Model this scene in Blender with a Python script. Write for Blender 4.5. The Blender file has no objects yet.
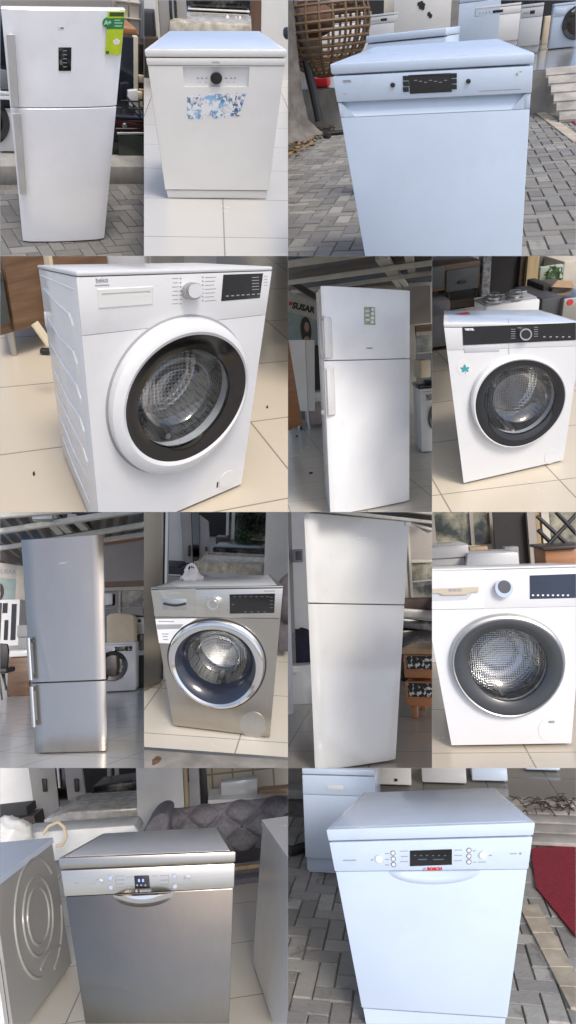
import bpy, bmesh, math, random
from mathutils import Vector, Matrix
random.seed(7)
C = bpy.context.scene.collection
SC = bpy.context.scene
# ------------------------------------------------------------------ camera, sky, sun, exposure
F = 620.0
PITCH = math.radians(28)
CAM = Matrix.Translation((0, 0, 9.5)) @ Matrix.Rotation(-PITCH, 4, 'X')
cam = bpy.data.cameras.new('camera'); cam_o = bpy.data.objects.new('camera', cam); C.objects.link(cam_o)
cam.sensor_fit = 'VERTICAL'; cam.sensor_height = 36; cam.sensor_width = 36; cam.lens = F / 1024 * 36
cam.clip_start = .05; cam.clip_end = 2000
cam_o.matrix_world = CAM @ Matrix.Rotation(math.radians(90), 4, 'X')
SC.camera = cam_o
W = bpy.data.worlds.new('World'); SC.world = W; W.use_nodes = True
sky = W.node_tree.nodes.new('ShaderNodeTexSky'); sky.sky_type = 'NISHITA'; sky.sun_disc = False
SUN_EL, SUN_ROT = math.radians(57), math.radians(150)
sky.sun_elevation = SUN_EL; sky.sun_rotation = SUN_ROT; sky.air_density = .8; sky.dust_density = 3.5; sky.ozone_density = .7
bgn = W.node_tree.nodes['Background']; W.node_tree.links.new(sky.outputs[0], bgn.inputs[0]); bgn.inputs[1].default_value = .15
sun = bpy.data.lights.new('sun', 'SUN'); sun.energy = 1.35; sun.angle = math.radians(16); sun.color = (1, .975, .94)
sun_o = bpy.data.objects.new('sun', sun); C.objects.link(sun_o)
sd = Vector((math.sin(SUN_ROT) * math.cos(SUN_EL), math.cos(SUN_ROT) * math.cos(SUN_EL), math.sin(SUN_EL)))
sun_o.rotation_euler = sd.to_track_quat('Z', 'Y').to_euler(); sun_o.location = (0, -6, 12)
SC.view_settings.view_transform = 'Standard'; SC.view_settings.look = 'None'; SC.view_settings.gamma = 1
SC.view_settings.exposure = .56
SC.render.engine = 'CYCLES'
SC.cycles.max_bounces = 8; SC.cycles.transparent_max_bounces = 12; SC.cycles.use_denoising = True
SC.cycles.sample_clamp_indirect = 6

# ------------------------------------------------------------------ frames: each photographed spot has its own ground, in metres
class Frame:
    def __init__(s, R, o, rect, size=1):
        s.R = Matrix(R); s.o = Vector(o); s.rect = rect; s.size = size
        s.M = CAM @ Matrix.Translation(s.o * size) @ s.R.to_4x4() @ Matrix.Scale(size, 4)
        s.eye = s.R.transposed() @ (-s.o)
        x0, y0, x1, y1 = rect; e = .06
        s.planes = [Vector((1, -(x0 + e - 288) / F, 0)), Vector((-1, (x1 - e - 288) / F, 0)),
                    Vector((0, (512 - y0 - e) / F, -1)), Vector((0, -(512 - y1 + e) / F, 1))]
    def ray(s, px, py): return s.R.transposed() @ Vector(((px - 288) / F, 1, (512 - py) / F))
    def hit(s, px, py, z=0):
        d = s.ray(px, py); return s.eye + d * ((z - s.eye.z) / d.z)
    def vp(s, px, py, Y):
        d = s.ray(px, py); return s.eye + d * ((Y - s.eye.y) / d.y)
    def xp(s, px, py, X):
        d = s.ray(px, py); return s.eye + d * ((X - s.eye.x) / d.x)
    def proj(s, v):
        c = s.R @ v + s.o; return 288 + F * c.x / c.y, 512 - F * c.z / c.y
    def rot(s, yaw):
        f = Frame.__new__(Frame); f.R = s.R @ Matrix.Rotation(yaw, 3, 'Z'); f.o = s.o.copy(); f.rect = s.rect; f.planes = s.planes
        f.size = s.size; f.M = CAM @ Matrix.Translation(f.o * f.size) @ f.R.to_4x4() @ Matrix.Scale(f.size, 4); f.eye = f.R.transposed() @ (-f.o); return f
    # the same ground, turned so that its x axis runs with the given slope in the picture near (px, py)
    def level(s, px, py, slope=0, z=0):
        best = None
        for k in range(-160, 161):
            yaw = k * .01; f = s.rot(yaw); p = f.hit(px, py, z); a = f.proj(p); b = f.proj(p + Vector((.05, 0, 0)))
            if b[0] <= a[0]: continue
            e = abs((b[1] - a[1]) / (b[0] - a[0]) - slope)
            if best is None or e < best[0]: best = (e, f, yaw)
        return best[1]
    # rectangle in the picture -> local extents on the upright plane Y
    def ext(s, l, t, r, b, Y):
        my, mx = (t + b) / 2, (l + r) / 2
        return s.vp(l, my, Y).x, s.vp(r, my, Y).x, s.vp(mx, b, Y).z, s.vp(mx, t, Y).z
    def bx(s, bm, l, t, r, b, Y, d, bev=0, z0=None):
        x0, x1, a, z1 = s.ext(l, t, r, b, Y)
        box(bm, x0, x1, Y, Y + d, a if z0 is None else z0, z1, bev); return bm
    def pr(s, bm, pts, Y, t, bev=0):
        v = [s.vp(px, py, Y) for px, py in pts]
        return prism(bm, [(p.x, p.z) for p in v], Y, Y + t, bev)
    def beam(s, bm, a, b, z, w=.06, h=.06):
        p, q = s.hit(*a, z), s.hit(*b, z); return bar(bm, p, q, w, h)

class App(Frame):
    """the main machine of a spot: metric machine coordinates bent onto its own eight measured corners"""
    def __init__(s, R, o, rect, dims, cor, size=1):
        Frame.__init__(s, R, o, rect, size); s.W, s.H, s.D = dims; s.c = [Vector(v) for v in cor]
    def warp(s, v):
        u, t, w = v.x / s.W + .5, v.y / s.D, v.z / s.H; c = s.c
        def f(a, b, d, e): return (c[a] * (1 - u) + c[b] * u) * w + (c[d] * (1 - u) + c[e] * u) * (1 - w)
        return f(0, 1, 2, 3) * (1 - t) + f(4, 5, 6, 7) * t
    def n(s, px, py, y=0):
        p = Vector((0, y, s.H / 2))
        for _ in range(12):
            a = s.proj(s.warp(p)); e = 1e-4
            b = s.proj(s.warp(p + Vector((e, 0, 0)))); c = s.proj(s.warp(p + Vector((0, 0, e))))
            j = Matrix((((b[0] - a[0]) / e, (c[0] - a[0]) / e), ((b[1] - a[1]) / e, (c[1] - a[1]) / e)))
            d = j.inverted() @ Vector((px - a[0], py - a[1])); p.x += d.x; p.z += d.y
        return p.x, p.z

# ------------------------------------------------------------------ mesh helpers
def NB(): return bmesh.new()
def _merge(bm, t):
    m = bpy.data.meshes.new('t'); t.to_mesh(m); t.free(); bm.from_mesh(m); bpy.data.meshes.remove(m); return bm
def box(bm, x0, x1, y0, y1, z0, z1, bev=0, seg=2):
    t = NB(); bmesh.ops.create_cube(t, size=1)
    for v in t.verts: v.co = Vector(((x0 + x1) / 2 + v.co.x * (x1 - x0), (y0 + y1) / 2 + v.co.y * (y1 - y0), (z0 + z1) / 2 + v.co.z * (z1 - z0)))
    if bev: bmesh.ops.bevel(t, geom=t.edges[:], offset=min(bev, .45 * min(abs(x1 - x0), abs(y1 - y0), abs(z1 - z0))), segments=seg, profile=.5, affect='EDGES')
    bmesh.ops.recalc_face_normals(t, faces=t.faces[:])
    return _merge(bm, t)
def prism(bm, pts, y0, y1, bev=0):
    t = NB(); n = len(pts)
    a = [t.verts.new((x, y0, z)) for x, z in pts]; b = [t.verts.new((x, y1, z)) for x, z in pts]
    t.faces.new(a); t.faces.new(b[::-1])
    for i in range(n): t.faces.new((a[i], b[i], b[(i + 1) % n], a[(i + 1) % n]))
    bmesh.ops.recalc_face_normals(t, faces=t.faces[:])
    if bev: bmesh.ops.bevel(t, geom=t.edges[:], offset=bev, segments=2, profile=.5, affect='EDGES')
    return _merge(bm, t)
def slab_h(bm, pts, z0, z1):
    t = NB(); n = len(pts)
    a = [t.verts.new((x, y, z0)) for x, y in pts]; b = [t.verts.new((x, y, z1)) for x, y in pts]
    t.faces.new(a[::-1]); t.faces.new(b)
    for i in range(n): t.faces.new((a[i], a[(i + 1) % n], b[(i + 1) % n], b[i]))
    bmesh.ops.recalc_face_normals(t, faces=t.faces[:]); return _merge(bm, t)
def bar(bm, p, q, w, h):
    p, q = Vector(p), Vector(q); d = (q - p).normalized(); up = Vector((0, 0, 1))
    if abs(d.z) > .95: up = Vector((0, 1, 0))
    x = d.cross(up).normalized(); y = x.cross(d)
    t = NB(); vs = [[t.verts.new(c + x * (w / 2 * i) + y * (h / 2 * j)) for i, j in ((-1, -1), (1, -1), (1, 1), (-1, 1))] for c in (p, q)]
    t.faces.new(vs[0]); t.faces.new(vs[1][::-1])
    for i in range(4): t.faces.new((vs[0][i], vs[1][i], vs[1][(i + 1) % 4], vs[0][(i + 1) % 4]))
    bmesh.ops.recalc_face_normals(t, faces=t.faces[:])
    bmesh.ops.bevel(t, geom=t.edges[:], offset=min(w, h) * .12, segments=1, affect='EDGES')
    return _merge(bm, t)
def tube(bm, pts, r, n=8):
    pts = [Vector(p) for p in pts]; rs = r if isinstance(r, (list, tuple)) else [r] * len(pts)
    prev = None; ax = None
    for i, p in enumerate(pts):
        d = (pts[min(i + 1, len(pts) - 1)] - pts[max(i - 1, 0)]).normalized()
        if ax is None: ax = d.orthogonal().normalized()
        ax = (ax - d * ax.dot(d)).normalized(); b = d.cross(ax)
        ring = [bm.verts.new(p + (ax * math.cos(k * 2 * math.pi / n) + b * math.sin(k * 2 * math.pi / n)) * rs[i]) for k in range(n)]
        if prev:
            for k in range(n): bm.faces.new((prev[k], prev[(k + 1) % n], ring[(k + 1) % n], ring[k]))
        else: bm.faces.new(ring[::-1])
        prev = ring
    bm.faces.new(prev); return bm
def lathe(bm, cx, cz, prof, n=72, sx=1, sz=1, close=False):
    """prof: (radius, y) pairs, turned round the front-back axis through (cx, cz)"""
    rings = []
    for r, y in prof:
        if r < 1e-6: rings.append([bm.verts.new((cx, y, cz))])
        else: rings.append([bm.verts.new((cx + r * sx * math.cos(2 * math.pi * k / n), y, cz + r * sz * math.sin(2 * math.pi * k / n))) for k in range(n)])
    if close: rings.append(rings[0])
    fs = []
    for a, b in zip(rings, rings[1:]):
        for k in range(n):
            q = [a[k % len(a)], a[(k + 1) % len(a)], b[(k + 1) % len(b)], b[k % len(b)]]
            u = []
            for v in q:
                if v not in u: u.append(v)
            if len(u) > 2: fs.append(bm.faces.new(u))
    bmesh.ops.recalc_face_normals(bm, faces=bm.faces[:]); return bm
def disc(bm, cx, cz, r, y0, y1, n=32, sx=1, sz=1, bev=0):
    e = bev or min(r * .08, abs(y1 - y0) * .4)
    return lathe(bm, cx, cz, [(0, y0), (r - e, y0), (r, y0 + e), (r, y1), (0, y1)], n, sx, sz)
def vtube(bm, x, y, z0, z1, r0, r1=None, n=16):
    return tube(bm, [(x, y, z0), (x, y, z1)], [r0, r1 or r0], n)
def door_slab(bm, x0, x1, y0, y1, z0, z1, bulge=.008, rad=.012, n=14):
    """door leaf with a slightly bowed front and rounded edges"""
    pts = []
    w = (x1 - x0) / 2; cx = (x0 + x1) / 2
    for i in range(n + 1):
        t = -1 + 2 * i / n; x = cx + t * (w - rad * .3)
        y = y0 - bulge * (1 - t * t) + (rad * (1 - math.sqrt(max(0, 1 - max(0, (abs(t) * (w) - (w - rad)) / rad) ** 2))) if abs(t) * w > w - rad else 0)
        pts.append((x, y))
    pts = [(x0, y0 + rad * 1.2)] + pts + [(x1, y0 + rad * 1.2), (x1, y1), (x0, y1)]
    t = NB(); e = .004; lv = []
    for z, ins in ((z0, e), (z0 + e, 0), (z1 - e, 0), (z1, e)):
        lv.append([t.verts.new((cx + (x - cx) * (1 - ins / w), y + (ins if y < (y0 + y1) / 2 else 0), z)) for x, y in pts])
    m = len(pts)
    for a, b in zip(lv, lv[1:]):
        for k in range(m): t.faces.new((a[k], a[(k + 1) % m], b[(k + 1) % m], b[k]))
    t.faces.new(lv[0][::-1]); t.faces.new(lv[-1])
    bmesh.ops.recalc_face_normals(t, faces=t.faces[:]); return _merge(bm, t)
def holed(bm, x0, x1, z0, z1, cx, cz, rx, rz, y, n=72, depth=.05):
    """flat front panel with a round opening and a short collar going in"""
    A = [2 * math.pi * k / n for k in range(n)]
    for X, Z in ((x0, z0), (x1, z0), (x1, z1), (x0, z1)):
        th = math.atan2(Z - cz, X - cx) % (2 * math.pi); A[min(range(n), key=lambda k: abs(A[k] - th))] = th
    o, c, d = [], [], []
    for th in A:
        ca, sa = math.cos(th), math.sin(th); ts = []
        if ca > 1e-9: ts.append((x1 - cx) / ca)
        if ca < -1e-9: ts.append((x0 - cx) / ca)
        if sa > 1e-9: ts.append((z1 - cz) / sa)
        if sa < -1e-9: ts.append((z0 - cz) / sa)
        t = min(ts); o.append(bm.verts.new((cx + t * ca, y, cz + t * sa)))
        k = 1 / math.sqrt((ca / rx) ** 2 + (sa / rz) ** 2)
        c.append(bm.verts.new((cx + k * ca, y, cz + k * sa))); d.append(bm.verts.new((cx + k * ca, y + depth, cz + k * sa)))
    for k in range(n):
        j = (k + 1) % n
        bm.faces.new((o[k], o[j], c[j], c[k])); bm.faces.new((c[k], c[j], d[j], d[k]))
    return bm
_tx = {}
def text(bm, s, x, z, size, y, align='CENTER', slant=0, th=.0004, rot=0, bold=0):
    cu = bpy.data.curves.new('t', 'FONT'); cu.body = s; cu.size = size; cu.align_x = align; cu.align_y = 'CENTER'; cu.shear = slant
    cu.extrude = th; cu.offset = bold; cu.resolution_u = 3
    o = bpy.data.objects.new('t', cu); C.objects.link(o)
    dg = bpy.context.evaluated_depsgraph_get(); me = bpy.data.meshes.new_from_object(o.evaluated_get(dg))
    bpy.data.objects.remove(o); bpy.data.curves.remove(cu)
    c, sn = math.cos(rot), math.sin(rot)
    for v in me.vertices: v.co = (x + v.co.x * c - v.co.y * sn, y - v.co.z, z + v.co.x * sn + v.co.y * c)
    bm.from_mesh(me); bpy.data.meshes.remove(me); return bm

# ------------------------------------------------------------------ objects
INFO = {}
def _setup(o, fr, base): INFO[o.name] = (fr, Vector(base)); o.matrix_world = fr.M @ Matrix.Translation(base)
def thing(fr, name, label, cat, base=(0, 0, 0), group=None):
    o = bpy.data.objects.new(name, None); o.empty_display_size = .1; C.objects.link(o); _setup(o, fr, base)
    o['label'] = label; o['category'] = cat
    if group: o['group'] = group
    return o
def _mesh(name, bm, mat, fr, base, warp, smooth=35):
    if warp:
        for v in bm.verts: v.co = warp(v.co)
    bmesh.ops.remove_doubles(bm, verts=bm.verts[:], dist=1e-6)
    o, R = fr.o, fr.R
    for n in fr.planes:
        nl = R.transposed() @ n; off = n.dot(o)
        if bm.verts and min(nl.dot(v.co) + off for v in bm.verts) < 0:
            pt = fr.eye
            r = bmesh.ops.bisect_plane(bm, geom=bm.verts[:] + bm.edges[:] + bm.faces[:], dist=1e-6, plane_co=pt, plane_no=nl, clear_inner=True)
            ed = [g for g in r['geom_cut'] if isinstance(g, bmesh.types.BMEdge) and len(g.link_faces) == 1]
            if ed:
                try: bmesh.ops.holes_fill(bm, edges=ed)
                except Exception: pass
    if not bm.faces: bm.free(); return None
    b = Vector(base)
    for v in bm.verts: v.co -= b
    if smooth:
        for f in bm.faces: f.smooth = True
        lim = math.radians(smooth)
        for e in bm.edges:
            if len(e.link_faces) == 2 and e.calc_face_angle(0) > lim: e.smooth = False
            elif len(e.link_faces) != 2: e.smooth = False
    me = bpy.data.meshes.new(name); bm.to_mesh(me); bm.free()
    me.materials.append(mat); return me
def part(root, name, bm, mat, warp=None, label=None, smooth=35):
    if root is None: bm.free(); return None
    fr, base = INFO[root.name]
    if warp is True: warp = fr.warp
    me = _mesh(name, bm, mat, fr, base, warp, smooth)
    if me is None: return None
    o = bpy.data.objects.new(name, me); C.objects.link(o); o.parent = root; INFO[o.name] = (fr, base)
    if label: o['label'] = label
    return o
def solo(fr, name, label, cat, bm, mat, group=None, smooth=35, base=None):
    if base is None:
        xs = [v.co.copy() for v in bm.verts]; base = Vector((sum(v.x for v in xs) / len(xs), sum(v.y for v in xs) / len(xs), min(v.z for v in xs)))
    me = _mesh(name, bm, mat, fr, base, None, smooth)
    if me is None: return None
    o = bpy.data.objects.new(name, me); C.objects.link(o); _setup(o, fr, base)
    o['label'] = label; o['category'] = cat
    if group: o['group'] = group
    return o
def struct(fr, name, bm, mat, kind='structure', smooth=35):
    me = _mesh(name, bm, mat, fr, (0, 0, 0), None, smooth)
    o = bpy.data.objects.new(name, me); C.objects.link(o); _setup(o, fr, (0, 0, 0)); o['kind'] = kind; return o

# ------------------------------------------------------------------ materials
def srgb(r, g, b): return tuple(((c / 255) / 12.92 if c / 255 <= .04045 else ((c / 255 + .055) / 1.055) ** 2.4) for c in (r, g, b))
_m = {}
class NT:
    def __init__(s, name):
        s.m = bpy.data.materials.new(name); s.m.use_nodes = True; s.t = s.m.node_tree; s.b = s.t.nodes['Principled BSDF']
    def n(s, k, **kw):
        x = s.t.nodes.new(k)
        for a, v in kw.items(): setattr(x, a, v)
        return x
    def l(s, a, b): s.t.links.new(a, b)
    def coord(s, scale=(1, 1, 1), rot=(0, 0, 0), loc=(0, 0, 0)):
        c = s.n('ShaderNodeTexCoord'); mp = s.n('ShaderNodeMapping'); mp.inputs['Scale'].default_value = scale; mp.inputs['Rotation'].default_value = rot; mp.inputs['Location'].default_value = loc
        s.l(c.outputs['Object'], mp.inputs[0]); return mp.outputs[0]
    def noise(s, vec, scale, detail=4, rough=.55):
        x = s.n('ShaderNodeTexNoise'); x.inputs['Scale'].default_value = scale; x.inputs['Detail'].default_value = detail; x.inputs['Roughness'].default_value = rough
        s.l(vec, x.inputs['Vector']); return x.outputs[0]
    def ramp(s, fac, a, b, p0=.3, p1=.7):
        r = s.n('ShaderNodeValToRGB'); e = r.color_ramp.elements; e[0].position = p0; e[1].position = p1; e[0].color = (*a, 1); e[1].color = (*b, 1)
        s.l(fac, r.inputs[0]); return r.outputs[0]
    def rng(s, fac, a, b):
        r = s.n('ShaderNodeMapRange'); r.inputs[3].default_value = a; r.inputs[4].default_value = b; s.l(fac, r.inputs[0]); return r.outputs[0]
    def mix(s, fac, a, b, mode='MIX'):
        x = s.n('ShaderNodeMix', data_type='RGBA', blend_type=mode)
        for sock, v in ((x.inputs[0], fac), (x.inputs[6], a), (x.inputs[7], b)):
            if isinstance(v, (int, float)): sock.default_value = v
            elif isinstance(v, tuple): sock.default_value = (*v, 1)
            else: s.l(v, sock)
        return x.outputs[2]
    def bump(s, h, st, dist=.01):
        x = s.n('ShaderNodeBump'); x.inputs['Strength'].default_value = st; x.inputs['Distance'].default_value = dist; s.l(h, x.inputs['Height']); s.l(x.outputs[0], s.b.inputs['Normal'])
    def set(s, col=None, rough=None, metal=None, coat=None, spec=None):
        for k, v in (('Base Color', col), ('Roughness', rough), ('Metallic', metal), ('Coat Weight', coat), ('Specular IOR Level', spec)):
            if v is None: continue
            i = s.b.inputs[k]
            if isinstance(v, tuple): i.default_value = (*v, 1)
            elif isinstance(v, (int, float)): i.default_value = v
            else: s.l(v, i)
        return s.m
def enamel(name, col, rough=.22, wob=.15, grime=.04):
    """painted sheet metal: faint unevenness, slight grime"""
    if name in _m: return _m[name]
    t = NT(name); v = t.coord()
    n1 = t.noise(v, 3, 5); col2 = tuple(c * (1 - grime * 2) for c in col); sm = t.ramp(t.noise(v, 5.5, 7, .7), (0, 0, 0), (.32, .32, .32), .56, .74); dirt = tuple(c * k for c, k in zip(col, (.8, .78, .74)))
    t.bump(t.noise(v, 2.2, 2), wob, .02)
    r = t.rng(t.noise(v, 9, 6), rough * .75, rough * 1.4)
    _m[name] = t.set(t.mix(sm, t.ramp(n1, col2, col), dirt), r, 0, .25, .5); return _m[name]
def steel(name, col, rough=.3, vertical=True, streak=.12, wob=.05):
    if name in _m: return _m[name]
    t = NT(name); s1 = (220, 220, 3) if vertical else (3, 3, 220)
    a = t.noise(t.coord(s1), 1, 5); b = t.noise(t.coord((1.2, 1.2, 1.2)), 3, 4)
    dk = tuple(c * (1 - streak) for c in col)
    c1 = t.ramp(a, dk, col); c2 = t.mix(t.rng(b, 0, .35), c1, tuple(c * .72 for c in col))
    t.bump(t.noise(t.coord(), 2.5, 2), wob, .02)
    t.b.inputs['Anisotropic'].default_value = .45
    _m[name] = t.set(c2, t.rng(b, rough * .95, rough * 1.35), 1.0); return _m[name]
def plain(name, col, rough=.5, metal=0, var=.12, scale=8, bump=.1, coat=0):
    if name in _m: return _m[name]
    t = NT(name); v = t.coord(); n = t.noise(v, scale, 5)
    if bump: t.bump(t.noise(v, scale * 4, 4), bump, .004)
    _m[name] = t.set(t.ramp(n, tuple(c * (1 - var) for c in col), tuple(min(1, c * (1 + var * .6)) for c in col)), rough, metal, coat); return _m[name]
def wood(name, a, b, scale=1, axis='x', rough=.45):
    if name in _m: return _m[name]
    t = NT(name); s = {'x': (1.2, 9, 14), 'z': (14, 9, 1.2)}[axis]
    v = t.coord(tuple(k * scale for k in s)); n = t.noise(v, 1.6, 7, .62); n2 = t.noise(v, 7, 4)
    c = t.mix(t.rng(n2, 0, .5), t.ramp(n, a, b, .32, .68), tuple(k * .55 for k in a))
    t.bump(n, .12, .004); _m[name] = t.set(c, rough); return _m[name]
def tile(name, col, size=.6, ang=0, off=(0, 0), grout=None, rough=.16, gw=.004, dirt=.12):
    if name in _m: return _m[name]
    t = NT(name); v = t.coord(rot=(0, 0, ang), loc=(off[0], off[1], 0))
    br = t.n('ShaderNodeTexBrick'); br.offset = 0; br.squash = 1
    for k, x in (('Scale', 1), ('Mortar Size', gw), ('Mortar Smooth', .1), ('Brick Width', size), ('Row Height', size), ('Bias', 0)): br.inputs[k].default_value = x
    br.inputs['Color1'].default_value = (*col, 1); br.inputs['Color2'].default_value = (*tuple(c * .95 for c in col), 1)
    br.inputs['Mortar'].default_value = (*(grout or tuple(c * .35 for c in col)), 1); t.l(v, br.inputs[0])
    n = t.noise(t.coord(), 2.6, 6, .6); n2 = t.noise(t.coord(), 22, 4)
    c = t.mix(t.rng(n, 0, dirt * 2.2), br.outputs[0], tuple(k * .7 for k in col)); c = t.mix(t.rng(n2, 0, .12), c, tuple(k * .8 for k in col))
    t.bump(br.outputs[1], -.25, .003)
    _m[name] = t.set(c, t.rng(n, rough * .95, rough * 1.6), 0, 0, .5); return _m[name]
def pavers(name, col):
    if name in _m: return _m[name]
    t = NT(name); at = t.n('ShaderNodeAttribute', attribute_name='shade'); v = t.coord()
    n = t.noise(v, 30, 6, .7); n2 = t.noise(v, 2.2, 5)
    c = t.mix(t.rng(n, .0, .5), at.outputs['Color'], tuple(k * .55 for k in col)); c = t.mix(t.rng(n2, 0, .45), c, tuple(k * .5 for k in col))
    n3 = t.noise(v, 7, 6, .7); c = t.mix(t.ramp(n3, (0, 0, 0), (.7, .7, .7), .56, .7), c, (.09, .08, .065)); t.bump(n, .9, .006); _m[name] = t.set(c, .78); return _m[name]
def gloss(name, col, rough=.08, var=.3):
    if name in _m: return _m[name]
    t = NT(name); n = t.noise(t.coord(), 5, 4)
    _m[name] = t.set(t.ramp(n, tuple(c * (1 - var) for c in col), col), t.rng(t.noise(t.coord(), 14, 5), rough * .6, rough * 1.6), 0, .3); return _m[name]
def clear(name, tint=(.86, .9, .92), fac=.12, rough=.04):
    """thin clear glass or film: see-through with a fresnel gloss"""
    if name in _m: return _m[name]
    t = NT(name); t.t.nodes.remove(t.b)
    tr = t.n('ShaderNodeBsdfTransparent'); tr.inputs[0].default_value = (*tint, 1)
    gl = t.n('ShaderNodeBsdfGlossy'); gl.inputs['Roughness'].default_value = rough
    lw = t.n('ShaderNodeLayerWeight'); lw.inputs[0].default_value = .35
    mx = t.n('ShaderNodeMixShader'); t.l(t.rng(lw.outputs[1], fac, min(1, fac + .5)), mx.inputs[0]); t.l(tr.outputs[0], mx.inputs[1]); t.l(gl.outputs[0], mx.inputs[2])
    t.l(mx.outputs[0], t.t.nodes['Material Output'].inputs[0]); _m[name] = t.m; return t.m
def drum_metal(name, dens=70):
    if name in _m: return _m[name]
    t = NT(name); v = t.coord()
    vo = t.n('ShaderNodeTexVoronoi'); vo.inputs['Scale'].default_value = dens; vo.inputs['Randomness'].default_value = .12; t.l(v, vo.inputs[0])
    c = t.ramp(vo.outputs['Distance'], (.03, .03, .03), (.62, .6, .57), .28, .36)
    t.bump(vo.outputs['Distance'], .5, .004)
    _m[name] = t.set(c, .22, .9); return _m[name]
def patches(name, a, b, scale=40, p0=.48, p1=.54, rough=.5, c=None, sc2=8):
    if name in _m: return _m[name]
    t = NT(name); v = t.coord(); col = t.ramp(t.noise(v, scale, 5, .6), a, b, p0, p1)
    if c: col = t.mix(t.ramp(t.noise(v, sc2, 2), (0, 0, 0), (1, 1, 1), .45, .55), col, c)
    _m[name] = t.set(col, rough); return _m[name]
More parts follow.
